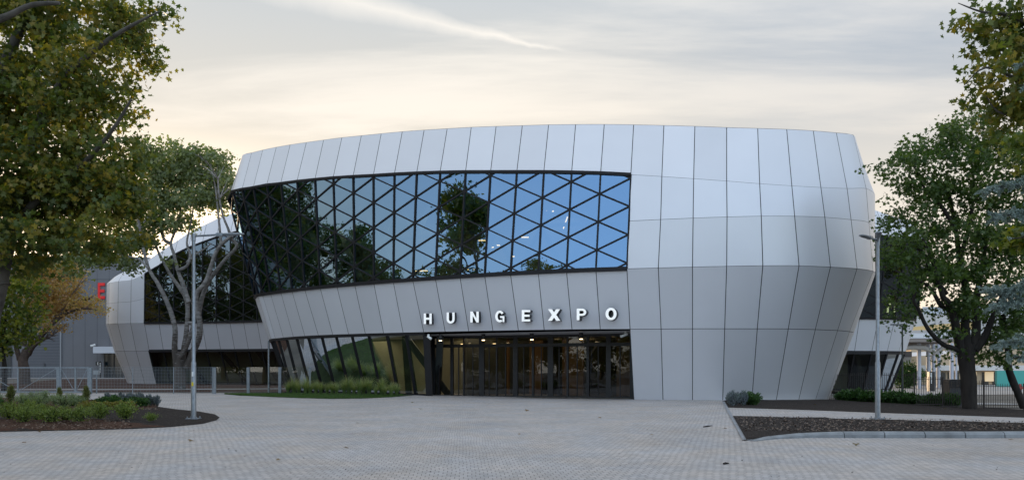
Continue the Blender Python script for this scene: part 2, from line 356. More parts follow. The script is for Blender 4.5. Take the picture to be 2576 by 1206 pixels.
def pavermat():
    m = bpy.data.materials.new('concrete_pavers'); m.use_nodes = True; nt = m.node_tree; N = nt.nodes; L = nt.links; p = N['Principled BSDF']
    tc = N.new('ShaderNodeTexCoord'); mp = N.new('ShaderNodeMapping'); mp.inputs['Rotation'].default_value = (0, 0, R(-3.6)); L.new(tc.outputs['Object'], mp.inputs[0])
    br = N.new('ShaderNodeTexBrick'); br.offset = .5; br.inputs['Scale'].default_value = 1; br.inputs['Brick Width'].default_value = .13; br.inputs['Row Height'].default_value = .19
    br.inputs['Mortar Size'].default_value = .0075; br.inputs['Mortar Smooth'].default_value = .3; br.inputs['Bias'].default_value = 0
    br.inputs['Color1'].default_value = (.385, .37, .35, 1); br.inputs['Color2'].default_value = (.485, .462, .437, 1); br.inputs['Mortar'].default_value = (.19, .18, .17, 1)
    # warp so that columns wander a little
    wn = N.new('ShaderNodeTexNoise'); wn.inputs['Scale'].default_value = .9; wn.inputs['Detail'].default_value = 2; L.new(tc.outputs['Object'], wn.inputs[0])
    ws = N.new('ShaderNodeVectorMath'); ws.operation = 'SCALE'; L.new(wn.outputs['Color'], ws.inputs[0]); ws.inputs[3].default_value = .10
    wa = N.new('ShaderNodeVectorMath'); L.new(mp.outputs[0], wa.inputs[0]); L.new(ws.outputs[0], wa.inputs[1])
    L.new(wa.outputs[0], br.inputs[0])
    n1 = N.new('ShaderNodeTexNoise'); n1.inputs['Scale'].default_value = .35; n1.inputs['Detail'].default_value = 7; L.new(tc.outputs['Object'], n1.inputs[0])
    n2 = N.new('ShaderNodeTexNoise'); n2.inputs['Scale'].default_value = 60; n2.inputs['Detail'].default_value = 3; L.new(tc.outputs['Object'], n2.inputs[0])
    r1 = N.new('ShaderNodeMapRange'); L.new(n1.outputs[0], r1.inputs[0]); r1.inputs[1].default_value = .3; r1.inputs[2].default_value = .7; r1.inputs[3].default_value = .88; r1.inputs[4].default_value = 1.10
    r2 = N.new('ShaderNodeMapRange'); L.new(n2.outputs[0], r2.inputs[0]); r2.inputs[3].default_value = .86; r2.inputs[4].default_value = 1.14
    mu = N.new('ShaderNodeMath'); mu.operation = 'MULTIPLY'; L.new(r1.outputs[0], mu.inputs[0]); L.new(r2.outputs[0], mu.inputs[1])
    # tint drift: bluish and reddish batches
    n3 = N.new('ShaderNodeTexNoise'); n3.inputs['Scale'].default_value = .8; n3.inputs['Detail'].default_value = 4; L.new(tc.outputs['Object'], n3.inputs[0])
    rp = N.new('ShaderNodeValToRGB'); e = rp.color_ramp.elements; e[0].position = .35; e[0].color = (.96, .985, 1.05, 1); e[1].position = .65; e[1].color = (1.05, .99, .95, 1); L.new(n3.outputs[0], rp.inputs[0])
    x = N.new('ShaderNodeMix'); x.data_type = 'RGBA'; x.blend_type = 'MULTIPLY'; x.inputs[0].default_value = 1; L.new(br.outputs['Color'], x.inputs[6]); L.new(rp.outputs[0], x.inputs[7])
    v = N.new('ShaderNodeVectorMath'); v.operation = 'SCALE'; L.new(x.outputs[2], v.inputs[0]); L.new(mu.outputs[0], v.inputs[3]); L.new(v.outputs[0], p.inputs['Base Color'])
    p.inputs['Roughness'].default_value = .82
    b = N.new('ShaderNodeBump'); b.inputs['Strength'].default_value = .5; b.inputs['Distance'].default_value = .01; inv = N.new('ShaderNodeMath'); inv.operation = 'SUBTRACT'; inv.inputs[0].default_value = 1; L.new(br.outputs['Fac'], inv.inputs[1]); L.new(inv.outputs[0], b.inputs['Height']); L.new(b.outputs[0], p.inputs['Normal'])
    return m
M_paver = pavermat()
def soilmat(name, c0, c1, fleck, scale=9, fth=.70):
    m = bpy.data.materials.new(name); m.use_nodes = True; nt = m.node_tree; N = nt.nodes; L = nt.links; p = N['Principled BSDF']
    tc = N.new('ShaderNodeTexCoord'); n = N.new('ShaderNodeTexNoise'); n.inputs['Scale'].default_value = scale; n.inputs['Detail'].default_value = 8; n.inputs['Roughness'].default_value = .7; L.new(tc.outputs['Object'], n.inputs[0])
    r = N.new('ShaderNodeValToRGB'); e = r.color_ramp.elements; e[0].position = .32; e[0].color = c0 + (1,); e[1].position = .68; e[1].color = c1 + (1,); L.new(n.outputs[0], r.inputs[0])
    v = N.new('ShaderNodeTexVoronoi'); v.inputs['Scale'].default_value = 14; L.new(tc.outputs['Object'], v.inputs[0])
    n4 = N.new('ShaderNodeTexNoise'); n4.inputs['Scale'].default_value = 1.2; L.new(tc.outputs['Object'], n4.inputs[0])
    sp = N.new('ShaderNodeSeparateColor'); L.new(v.outputs['Color'], sp.inputs[0])
    a = N.new('ShaderNodeMath'); a.operation = 'GREATER_THAN'; L.new(sp.outputs[0], a.inputs[0]); a.inputs[1].default_value = fth
    c = N.new('ShaderNodeMath'); c.operation = 'LESS_THAN'; L.new(v.outputs['Distance'], c.inputs[0]); c.inputs[1].default_value = .22
    mu = N.new('ShaderNodeMath'); mu.operation = 'MULTIPLY'; L.new(a.outputs[0], mu.inputs[0]); L.new(c.outputs[0], mu.inputs[1])
    x = N.new('ShaderNodeMix'); x.data_type = 'RGBA'; L.new(mu.outputs[0], x.inputs[0]); L.new(r.outputs[0], x.inputs[6]); x.inputs[7].default_value = fleck + (1,); L.new(x.outputs[2], p.inputs['Base Color'])
    p.inputs['Roughness'].default_value = .95; p.inputs['Specular IOR Level'].default_value = .1
    b = N.new('ShaderNodeBump'); b.inputs['Strength'].default_value = .9; b.inputs['Distance'].default_value = .04; L.new(n.outputs[0], b.inputs['Height']); L.new(b.outputs[0], p.inputs['Normal'])
    return m
M_soil = soilmat('dark_soil', (.020, .017, .015), (.055, .046, .042), (.22, .20, .18), 9, .90)
M_mulch = soilmat('bark_mulch', (.035, .02, .014), (.12, .065, .045), (.26, .17, .11), 16, .82)
M_gravel = soilmat('pale_gravel', (.16, .155, .14), (.42, .40, .37), (.6, .58, .54), 22, .6)
M_ground = mat('far_ground', (.13, .115, .095), .95, noise=.3, nscale=.3)
M_asphalt = mat('pale_road', (.33, .32, .31), .85, noise=.12, nscale=1.5)
M_lawn = mat('lawn_ground', (.035, .06, .014), .9, noise=.3, nscale=5)
M_grey = mat('grey_hall_panel', (.155, .16, .175), .6, noise=.05, nscale=.4)
M_greyd = mat('grey_hall_groove', (.07, .075, .085), .7)
M_red = mat('red_letter', (.85, .02, .02), .5)

# ---------------------------------------------------------------- ground sheets
def sheet(name, poly, lift, m, step=1.5, kind='structure', relief=0.0, label=None):
    """world polygon (x,y) draped over gz, triangulated on a grid through bmesh cuts"""
    import bmesh
    bm = bmesh.new(); vs = [bm.verts.new((p[0], p[1], 0)) for p in poly]; bm.faces.new(vs)
    xs = [p[0] for p in poly]; ys = [p[1] for p in poly]
    def cuts(a, b, k):
        c = a + step
        while c < b:
            co = Vector((c, 0, 0)) if k == 0 else Vector((0, c, 0)); no_ = Vector((1, 0, 0)) if k == 0 else Vector((0, 1, 0))
            bmesh.ops.bisect_plane(bm, geom=bm.verts[:] + bm.edges[:] + bm.faces[:], plane_co=co, plane_no=no_); c += step
    cuts(min(xs), max(xs), 0); cuts(min(ys), max(ys), 1)
    for v in bm.verts:
        h = relief * (math.sin(v.co.x * 1.3) * math.cos(v.co.y * .9) + .5 * math.sin(v.co.x * 2.9 + v.co.y)) if not v.is_boundary else 0
        v.co.z = gz(v.co.x, v.co.y) + lift + h + (relief * 1.2 if relief and not v.is_boundary else 0)
    bmesh.ops.recalc_face_normals(bm, faces=bm.faces)
    me = bpy.data.meshes.new(name); bm.to_mesh(me); bm.free(); me.materials.append(m)
    if me.polygons[0].normal.z < 0: me.flip_normals()
    me.polygons.foreach_set('use_smooth', [True] * len(me.polygons))
    o = bpy.data.objects.new(name, me); COL.objects.link(o); o['kind'] = kind
    return o
# base terrain: graded grid
def axis_(lo, hi, fine_lo, fine_hi, st):
    a = list(np.arange(fine_lo, fine_hi + .01, st)); g = st; v = fine_hi
    while v < hi: g *= 1.5; v += g; a.append(min(v, hi))
    g = st; v = fine_lo
    while v > lo: g *= 1.5; v -= g; a.insert(0, max(v, lo))
    return a
xs = axis_(-2500, 2500, -50, 60, 2.0); ys = axis_(-800, 3500, -6, 130, 2.0)
mb = MB(); mb.grid([[(x, y, gz(x, y) - .02) for x in xs] for y in ys])
g_ = mb.build('ground', M_ground, smooth=True); g_['kind'] = 'structure'
P2 = lambda l: [(gnd(a, b).x, gnd(a, b).y) for a, b in l]
sheet('plaza', [(-44, 2), (44, 2), (44, 19.6), (13, 19.6), (12.5, 44.5), (19, 60), (-4, 60), (-12, 58.5), (-44, 58.5)], .0, M_paver, 2.0)
# beds
bed_l = P2([(-200, 1090), (0, 1085), (200, 1081), (330, 1078), (430, 1073), (510, 1065), (545, 1056), (553, 1049), (540, 1041), (500, 1034), (440, 1028), (398, 1022), (392, 1014), (340, 1009), (200, 1004), (0, 1000), (-200, 1000)])
sheet('planting_bed', bed_l, .010, M_soil, 1.0, relief=.02)
mul1 = P2([(-200, 1089), (0, 1084.5), (200, 1080.5), (300, 1078), (420, 1073), (370, 1066), (300, 1059), (230, 1054), (120, 1053), (0, 1056), (-200, 1056)])
sheet('mulch_strip', mul1, .02, M_mulch, .8, relief=.035)
mul2 = P2([(-200, 1036), (0, 1036), (200, 1034), (300, 1031.5), (385, 1027), (396, 1022), (390, 1014.5), (340, 1010), (200, 1005), (0, 1001), (-200, 1001)])
sheet('mulch_strip', mul2, .02, M_mulch, .8, relief=.035)
bed_r = P2([(1844, 1048), (1877, 1107), (1895, 1107.2), (1935, 1101), (1978, 1097), (2200, 1094), (2575, 1091), (2900, 1088), (2900, 1073), (2575, 1066), (2200, 1057.4)])
sheet('planting_bed', bed_r, .05, M_soil, 1.0, relief=.02)
pth = P2([(1831, 1025.4), (2010, 1031), (2200, 1038.4), (2575, 1051), (2900, 1060), (2900, 1079), (2575, 1066), (2200, 1057.4), (2000, 1052), (1844, 1048)])
sheet('side_path', pth, .024, M_paver, 1.2)
bed_b = [(gnd(1822, 1009).x, gnd(1822, 1009).y + .4)] + P2([(1831, 1025.4), (2010, 1031), (2200, 1038.4), (2575, 1051), (2900, 1060)]) + [(44, 22), (44, 42), (26, 42), (23, 46), (12.6, 46)]
sheet('planting_bed', bed_b, .010, M_soil, 1.2, relief=.015)
lawn_front = P2([(560, 991), (600, 995.5), (680, 999), (754, 1001.5), (830, 1003), (910, 1002.5), (985, 1000), (1030, 997)])
sheet('back_soil', [(-60, 61.3), (-4.5, 61.5), (-12, 90), (-33, 98), (-33, 109), (-60, 109)], .006, M_mulch, 2.5, relief=.02)
sheet('back_path', [(-60, 63.5), (-30, 66), (-18, 69.5), (-8, 72), (-8, 74.5), (-18, 73), (-30, 70.5), (-60, 68)], .06, M_asphalt, 2)
sheet('hall_pavement', [(-95, 107), (-28, 107), (-28, 116.5), (-95, 116.5)], .05, M_asphalt, 2.5)
sheet('side_road', [(14, 66), (24, 66), (60, 78), (120, 80), (120, 124), (14, 124)], .02, M_asphalt, 3)
sheet('side_road', [(12, 60.5), (26, 51.2), (33, 51), (33, 53.5), (27, 54), (20, 60.5)], .03, M_asphalt, 2)
# edging strip beside the path (larger pale slabs)
mb = MB()
a0, a1 = gnd(1816, 1010), gnd(1868, 1107.5); b0, b1 = gnd(1823, 1010), gnd(1878, 1107.5)
n = 60
for i in range(n):
    t0, t1 = i / n, (i + .93) / n
    q = [a0.lerp(a1, t0), b0.lerp(b1, t0), b0.lerp(b1, t1), a0.lerp(a1, t1)]
    mb.face([(p.x, p.y, gz(p.x, p.y) + .030) for p in q[::-1]])
edge = mb.build('edging_strip', mat('edging_concrete', (.27, .285, .305), .85, noise=.18, nscale=3)); edge['kind'] = 'structure'
# kerb of rounded blocks
kp = [gnd(x, y) for x, y in ((1888, 1108.2), (1912, 1106), (1940, 1102.6), (1980, 1099.5), (2060, 1099), (2200, 1099.5), (2400, 1100), (2575, 1099.5), (2760, 1098))]
def resample(P, st):
    out = [P[0]]; d = 0
    for a, b in zip(P[:-1], P[1:]):
        L_ = (b - a).length; k = 0
        while d + st <= L_ - 1e-9 + 0: d += st; out.append(a.lerp(b, d / L_))
        d -= L_
    return out
kq = resample(kp, .97); mb = MB()
for i in range(len(kq) - 1):
    a, b = kq[i], kq[i + 1]; h = .02 + .13 * sst(0, 4.0, i + .5); h2 = .02 + .13 * sst(0, 4.0, i + 1.5); u = (b - a).normalized(); nrm = Vector((-u.y, u.x, 0)); 
    a2 = a + u * .012; b2 = b - u * .012
    rows = []
    for p, hh in ((a2, h), (b2, h2)):
        rows.append([p + nrm * o_ + Vector((0, 0, z_)) for o_, z_ in ((-.10, -.05), (-.10, hh * .55), (-.06, hh * .9), (-.01, hh), (.10, hh), (.10, -.05))])
    mb.grid(rows); mb.face(rows[0]); mb.face(rows[1][::-1])
kb = mb.build('kerb', M_kerb); kb['kind'] = 'structure'

# ---------------------------------------------------------------- drum building generator
def cat(P, t):
    n = len(P); i = int(math.floor(t)); f = t - i
    a, b, c, d = (Vector(P[(i + k) % n]) for k in (-1, 0, 1, 2))
    return .5 * ((2 * b) + (c - a) * f + (2 * a - 5 * b + 4 * c - d) * f * f + (3 * b - a - 3 * c + d) * f ** 3)
def band(A, B, i0, i1, name, parent, sub=4, gap=.012, vg=.004, m=None, skip=()):
    mb = MB(); back = MB(); rn = []
    for i in range(i0, i1):
        if i in skip: continue
        rn_ = random.random(); rows = [[], []]
        for k in range(sub + 1):
            t = i + gap + (1 - 2 * gap) * k / sub; a = cat(A, t); b = cat(B, t)
            rows[0].append(b.lerp(a, vg)); rows[1].append(a.lerp(b, vg))
        mb.grid(rows); rn += [rn_] * sub
    o = mb.build(name, m or M_panel, parent, smooth=True)
    at_ = o.data.attributes.new('rnd', 'FLOAT', 'FACE'); at_.data.foreach_set('value', rn)
    return o
def backing(A, B, i0, i1, parent, cen, name='cladding_backing', inset=.07, m=None):
    mb = MB(); rows = [[], []]
    for k in range((i1 - i0) * 3 + 1):
        t = i0 + k / 3; a = cat(A, t); b = cat(B, t)
        for r_, p in ((0, b), (1, a)):
            d = Vector((cen[0] - p.x, cen[1] - p.y, 0)).normalized(); rows[r_].append(p + d * inset)
    mb.grid(rows); return mb.build(name, m or M_joint, parent, smooth=True)
def diagrid(U, Rr, i0, i1, z0, dz, parent, par=1, fw=.09, gmat=None, bars=None, out=None):
    """triangular glazing between mullions"""
    fr = MB(); gl = MB()
    def nrm_at(t):
        a = cat(Rr, t - .3); b = cat(Rr, t + .3); u = cat(U, t) - cat(Rr, t); n_ = (b - a).cross(u); n_.normalize(); return n_
    def P(t, z):
        u = cat(U, t); r = cat(Rr, t); f = (z - r.z) / (u.z - r.z); return r.lerp(u, f)
    for i in range(i0, i1 + 1):
        fr.bar(cat(Rr, i), cat(U, i), fw, .09, nrm_at(i))
    for i in range(i0, i1):
        zr0, zr1, zu0, zu1 = cat(Rr, i).z, cat(Rr, i + 1).z, cat(U, i).z, cat(U, i + 1).z
        fr.bar(cat(Rr, i), cat(Rr, i + 1), .22, .2, nrm_at(i + .5)); fr.bar(cat(U, i), cat(U, i + 1), .16, .2, nrm_at(i + .5))
        def clip(poly):
            for s_, (c0, c1) in ((1, (zr0, zr1)), (-1, (zu0, zu1))):
                o_ = []
                for k in range(len(poly)):
                    a, b = poly[k], poly[(k + 1) % len(poly)]
                    da = s_ * (a[1] - (c0 + (c1 - c0) * a[0])); db = s_ * (b[1] - (c0 + (c1 - c0) * b[0]))
                    if da >= 0: o_.append(a)
                    if da * db < 0: f = da / (da - db); o_.append((a[0] + (b[0] - a[0]) * f, a[1] + (b[1] - a[1]) * f))
                poly = o_
                if len(poly) < 3: return []
            return poly
        j0 = int((min(zr0, zr1) - z0) / dz) - 3; j1 = int((max(zu0, zu1) - z0) / dz) + 3
        for j in range(j0, j1):
            # nodes exist on mullion i where (i+j) parity == par
            z = z0 + j * dz
            if (i + j) % 2 == par:      # node on left mullion at z: triangle with right edge z-dz..z+dz
                tri = [(0, z), (1, z - dz), (1, z + dz)]; dg = [((0, z), (1, z + dz)), ((0, z), (1, z - dz))]
            else:
                tri = [(1, z), (0, z + dz), (0, z - dz)]; dg = []
            c = clip(tri)
            if len(c) >= 3:
                n_ = nrm_at(i + .5); tl = random.gauss(0, .004)
                gl.face([P(i + u_, zz) - n_ * (.03 + tl * (k % 3)) for k, (u_, zz) in enumerate(c)])
            for (a, b) in dg:
                lo, hi = 0., 1.
                for s_, (c0, c1) in ((1, (zr0, zr1)), (-1, (zu0, zu1))):
                    da = s_ * (a[1] - c0); db = s_ * (b[1] - c1)
                    if da < 0 and db < 0: lo, hi = 1, 0; break
                    if da < 0: lo = max(lo, da / (da - db))
                    elif db < 0: hi = min(hi, da / (da - db))
                if hi - lo > .02:
                    q0 = (lo, a[1] + (b[1] - a[1]) * lo); q1 = (hi, a[1] + (b[1] - a[1]) * hi)
                    fr.bar(P(i + q0[0], q0[1]), P(i + q1[0], q1[1]), fw * .9, .07, nrm_at(i + .5))
    f = fr.build('glazing_frame', M_frame, parent); g = gl.build('glazing', gmat or M_glass, parent)
    return f, g

def smooth(a, k=2):
    a = np.array(a, float)
    for _ in range(k):
        b = a.copy(); b[1:-1] = a[:-2] * .25 + a[1:-1] * .5 + a[2:] * .25
        # keep trend: correct shrink with second pass
        a = a + (b - a) * .6
    return a
def fit(px, py, deg): return np.polyval(np.polyfit((np.array(px) - 1400) / 800, py, deg), (np.array(px) - 1400) / 800)

# measured joints of the main drum (28 joints)
Rx = [648, 660, 680, 706, 734, 766, 805, 847, 892, 940, 989, 1038, 1095, 1157, 1219, 1284, 1354, 1425, 1499, 1577, 1656, 1742, 1828, 1919, 2010, 2089, 2156, 2196]
Rk = [(638, 745), (648, 742.3), (679, 736), (766, 725.5), (1038, 702), (1157, 695), (1284, 687), (1425, 681), (1577, 675), (1740, 671), (1828, 669), (1919, 667), (2010, 668), (2089, 671), (2156, 675), (2196, 681.5)]
Ry = np.interp(Rx, [k[0] for k in Rk], [k[1] for k in Rk])
Ry = np.where(np.array(Rx) < 2050, fit(Rx, Ry, 6), Ry)
RY = 11040 / (932 - Ry)
RY = smooth(RY, 3)
N0 = 28
Rf = [at(Rx[i], Ry[i], RY[i]) for i in range(N0)]
for p in Rf: p.z = 7.15
# z consistent with image
Rf = [at(Rx[i], Ry[i], RY[i]) for i in range(N0)]
back_ctrl = [Vector(p) for p in ((20.5, 44.9, 0), (21.2, 46.8, 0), (21.9, 51, 0), (21.3, 57, 0), (18, 63, 0), (11, 68, 0), (2, 70.5, 0), (-7, 70.5, 0), (-14, 68.5, 0), (-18.9, 65, 0), (-19.8, 61.6, 0))]
def polycurve(ctrl, st):
    Q = []
    for i in range(len(ctrl) - 1):
        for k in range(20): 
            a = ctrl[max(i - 1, 0)]; b = ctrl[i]; c = ctrl[i + 1]; d = ctrl[min(i + 2, len(ctrl) - 1)]; t = k / 20
            Q.append(.5 * ((2 * b) + (c - a) * t + (2 * a - 5 * b + 4 * c - d) * t * t + (3 * b - a - 3 * c + d) * t ** 3))
    Q.append(ctrl[-1]); return resample(Q, st)
e27 = Rf[27].copy(); e27.z = 0; e0 = Rf[0].copy(); e0.z = 0
bk = polycurve([e27] + back_ctrl + [e0], 1.82)[1:]
if (bk[-1] - e0).length < .9: bk = bk[:-1]
NT = N0 + len(bk)
plan = [Vector((p.x, p.y, 0)) for p in Rf] + bk
def inward(i):
    a = plan[(i - 1) % NT]; b = plan[(i + 1) % NT]; t = (b - a).normalized(); return Vector((-t.y, t.x, 0))
INW = [inward(i) for i in range(NT)]
def level(px, py, oi, ov, zfix=None):
    pts = []; o_ = np.interp(range(N0), oi, ov)
    for i in range(N0):
        Y = RY[i] + o_[i] * INW[i].y
        p = at(px[i], py[i], Y)
        if zfix is not None: p.z = zfix
        pts.append(p)
    z1, z0 = pts[27].z, pts[0].z; n = len(bk)
    for k in range(n):
        f = sst(0, 1, (k + 1) / (n + 1)); o2 = ov[-1] + (ov[0] - ov[-1]) * f; p = bk[k] + INW[N0 + k] * o2; p.z = z1 + (z0 - z1) * f; pts.append(p)
    return pts
Tx = [610, 633, 661, 695, 730, 770.7, 814, 860, 909, 959, 1012, 1067, 1125, 1185.5, 1248, 1314, 1380, 1448, 1520, 1594, 1670, 1748, 1828, 1906, 1979, 2046, 2104, 2147]
Ty = [390.5, 384, 377, 370, 364, 358, 352, 346, 341, 336, 331, 327, 323.5, 320, 317.7, 315.8, 313.7, 313, 312.8, 313.7, 315.5, 317.5, 320.6, 322.9, 325.2, 329, 334, 339.5]
Ux = [585, 609, 637, 671, 706, 747, 792, 838, 888, 939, 992, 1048, 1107, 1171, 1234, 1300, 1368, 1438, 1511, 1587, 1665, 1745, 1828, 1911, 1992, 2065, 2131, 2179]
Uy = [480.5, 475, 471, 464.4, 461, 455.5, 451, 446.7, 443.5, 441, 437.6, 435, 433, 432, 432, 432, 432, 433, 435, 439, 443.5, 449, 455, 461.5, 467, 471, 473.6, 474]
Mx = list(np.interp(range(28), [0, 18], [620, 1500])[:19]) + [1584, 1662, 1743.6, 1829, 1915, 1999, 2075, 2141, 2186]
My = [610] * 19 + [555, 551.6, 548, 545, 543, 543, 546, 552, 560]
Sx = [681, 693, 713, 738, 767, 801, 837, 877, 919, 965, 1014, 1066, 1120, 1179, 1240, 1304, 1369, 1439, 1510, 1585, 1663, 1742, 1823, 1905, 1983, 2051, 2107, 2137]
Sy = [852, 850.5, 848.5, 846.3, 844.3, 842.5, 841, 839.7, 838.4, 837.2, 836, 834.8, 833.6, 832.4, 831, 830, 829, 828, 827.3, 827, 826.5, 826, 826, 826, 826.3, 828, 830.3, 833]
Bx = [724, 735, 755, 782, 813, 845, 880, 920, 959, 1001, 1045, 1085, 1140, 1198, 1258, 1322, 1387, 1456, 1526, 1595, 1668, 1742, 1818, 1891, 1952, 2008, 2050, 2079]
By = [990] * 28
LT = level(Tx, Ty, [0, 5, 9, 15, 19, 23, 27], [-.8, .2, .8, 1.3, 1.5, 1.4, 1.1])
LU = level(Ux, Uy, [0, 5, 9, 15, 19, 23, 27], [-1.9, -.7, -.3, .1, .3, .3, 0])
LR = [p.copy() for p in Rf]
n = len(bk)
for k in range(n):
    p = bk[k].copy(); f = sst(0, 1, (k + 1) / (n + 1)); p.z = Rf[27].z + (Rf[0].z - Rf[27].z) * f; LR.append(p)
LM = [(LU[i] + LR[i]) / 2 for i in range(NT)]
for i in range(19, 28):
    Y = RY[i] + (.5 * np.interp(i, [19, 23, 27], [.3, .3, 0]) - .15) * INW[i].y; LM[i] = at(Mx[i], My[i], Y)
LS = level(Sx, Sy, [0, 5, 11, 19, 27], [1.0, .9, .7, .9, 1.1])
LB = level(Bx, By, [0, 11, 19, 27], [2.5, 2.4, 2.6, 2.5], -.12)
CEN = (2, 57)
main = thing('exhibition_building', 'large round exhibition hall clad in pale metal panels with triangular mirror glazing above the entrance', 'building', (0, 57, 0))
GL = -5   # glazing wraps round the left end to this joint
o = band(LT, LU, 0, NT, 'roof_band', main, vg=.002)
o = band(LU, LM, 19, NT + GL, 'upper_cladding', main)
o = band(LM, LR, 19, NT + GL, 'middle_cladding', main)
o = band(LR, LS, 0, NT, 'skirt_band', main)
o = band(LS, LB, 19, NT + GL, 'base_cladding', main)
backing(LT, LU, 0, NT, main, CEN); backing(LU, LR, 19, NT + GL, main, CEN); backing(LR, LS, 0, NT, main, CEN); backing(LS, LB, 19, NT + GL, main, CEN)
diagrid(LU, LR, GL, 19, 12.12, .775, main)
# parapet rim + roof
mb = MB(); rows = [[], [], []]
for k in range(NT * 2):
    p = cat(LT, k / 2); d = Vector((CEN[0] - p.x, CEN[1] - p.y, 0)).normalized()
    rows[0].append(p + Vector((0, 0, .01))); rows[1].append(p + d * .35 + Vector((0, 0, .03))); rows[2].append(p + d * .36 + Vector((0, 0, -.8)))
mb.grid(rows, 0, True); mb.build('parapet', M_panel, main, smooth=False)
mb = MB(); ring = [cat(LT, k / 2) for k in range(NT * 2)]
rr_ = [Vector((CEN[0] + (p.x - CEN[0]) * .985, CEN[1] + (p.y - CEN[1]) * .985, p.z - .7)) for p in ring]; cc = Vector((CEN[0], CEN[1], 15))
for k in range(len(rr_)): mb.face([rr_[k], rr_[(k + 1) % len(rr_)], cc])
mb.build('roof', M_conc, main)
# floor slabs, soffit and inner walls
def disc(L_, inset, z, name, m, parent, cen=CEN, thick=0, i0=None, i1=None):
    mb = MB(); pts = []
    for k in range(len(L_)):
        p = Vector(L_[k]); d = Vector((cen[0] - p.x, cen[1] - p.y, 0)).normalized(); q = p + d * inset; pts.append(Vector((q.x, q.y, z)))
    c = Vector((cen[0], cen[1], z))
    for k in range(len(pts)):
        mb.face([pts[k], pts[(k + 1) % len(pts)], c])
        if thick: mb.face([pts[k], pts[(k + 1) % len(pts)], pts[(k + 1) % len(pts)] + Vector((0, 0, thick)), pts[k] + Vector((0, 0, thick))])
    return mb.build(name, m, parent)
disc(LS, .12, 3.86, 'soffit', M_soffit, main)
disc(LR, .3, 7.0, 'floor_slab', M_inner, main, thick=-.4)
LC = [p + Vector((0, 0, -.35)) for p in LU]
mb = MB(); rr0 = [p + Vector((CEN[0] - p.x, CEN[1] - p.y, 0)).normalized() * .6 for p in LC]; rr1 = [p + Vector((CEN[0] - p.x, CEN[1] - p.y, 0)).normalized() * 9 for p in LC]
mb.grid([rr0, rr1], 0, True); mb.build('ceiling', mat('ceiling', (.22, .23, .24), .8), main)
mb = MB()
def insetp(L_, t, ins, z):
    p = cat(L_, t); d = Vector((CEN[0] - p.x, CEN[1] - p.y, 0)).normalized(); q = p + d * ins; return Vector((q.x, q.y, z))
mb.grid([[insetp(LR, t / 2, 7.5, z_) for t in range(GL * 2 - 2, 44)] for z_ in (7.0, 11.7)])
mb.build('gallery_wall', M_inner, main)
mb = MB()   # leaning pale columns behind the upper glazing
for i in range(GL, 20, 2):
    a = insetp(LR, i, 1.6, 7.0); b = insetp(LR, i + 2.2, 1.6, 12.8); c = insetp(LR, i + 2.2, 1.6, 7.0); d = insetp(LR, i, 1.6, 12.8)
    mb.bar(a, b, .28, .28, (0, 1, 0)); mb.bar(c, d, .28, .28, (0, 1, 0)); mb.bar(insetp(LR, i, 1.6, 10), insetp(LR, i + 2, 1.6, 10), .18, .3, (0, 1, 0))
mb.build('truss', M_strutl, main)
mb = MB()
for i, ins, z_ in ((16.6, 3.5, 11.2), (12.4, 4, 9.9), (12.4, 5, 9.6), (13.6, 4, 9.5), (14, 5, 8.9), (15.2, 4, 9.85), (8.3, 4, 8.2), (8.7, 4, 8.2), (8.7, 4.6, 8.0), (11.7, 4, 8.1)):
    c = insetp(LR, i, ins, z_); mb = MB(); mb.box(c.x - .22, c.x + .22, c.y - .1, c.y + .1, c.z - .02, c.z + .02); mb.build('ceiling_light', M_lamp_on, main)
c = insetp(LR, 17.2, 3, 10.0); mb = MB(); mb.bar(c, c + Vector((.25, 0, .7)), .07, .07, (0, 1, 0))
mb.build('ceiling_light', M_lamp_on, main)
# ground floor glazing (leaning)
mb = MB(); gl = MB()
LBg = [Vector((p.x, p.y, .10)) for p in LB]
for i in range(GL, 11):
    a, b = cat(LS, i) + Vector((0, 0, -.03)), cat(LBg, i); c, d = cat(LS, i + 1) + Vector((0, 0, -.03)), cat(LBg, i + 1)
    inn = Vector((CEN[0] - a.x, CEN[1] - a.y, 0)).normalized() * .25
    mb.bar(a + inn, b + inn * .2, .09, .25, (-inn.x, -inn.y, .3)); mb.bar(b, d, .12, .15, (0, 0, 1)); mb.bar(a + inn * .6, c + inn * .6, .26, .2, (-inn.x, -inn.y, .0))
    gl.face([a + inn, c + inn, d + inn * .2, b + inn * .2])
pA = cat(LBg, 11) ; 
mb.build('ground_floor_frame', M_frame, main); gl.build('ground_floor_glazing', M_glasslow, main)
mb = MB()   # slanted posts behind the ground-floor glazing
for i, lean in ((0, 1.2), (2, -1.4), (4.2, 1.6), (5.6, 1.3), (8.6, 1.9), (8.6, -.7), (10.6, -.9), (2.6, 1.0)):
    mb.bar(insetp(LS, i, 2.0, 3.86), insetp(LB, i + lean, 2.0, 0.05), .42, .42, (0, 1, 0))
mb.build('leaning_column', M_strut, main)
mb = MB(); q = [insetp(LS, t / 2, 8.0, z_) for z_ in (0,) for t in range(GL * 2, 24)]
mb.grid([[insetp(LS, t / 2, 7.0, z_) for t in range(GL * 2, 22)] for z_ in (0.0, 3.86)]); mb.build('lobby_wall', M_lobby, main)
disc(LB, .2, .02, 'lobby_floor', M_floor_in, main)
mb = MB(); pq = insetp(LS, 10.5, 4.3, 0); pr_ = insetp(LS, 10.6, 12, 0); mb.bar(Vector((pq.x, pq.y, 1.93)), Vector((pr_.x, pr_.y, 1.93)), 3.8, .2, Vector((1, 0, 0))); mb.build('added_light_screen', M_inner, main)  # added wall, keeps lobby lamp light from leaking behind the doors
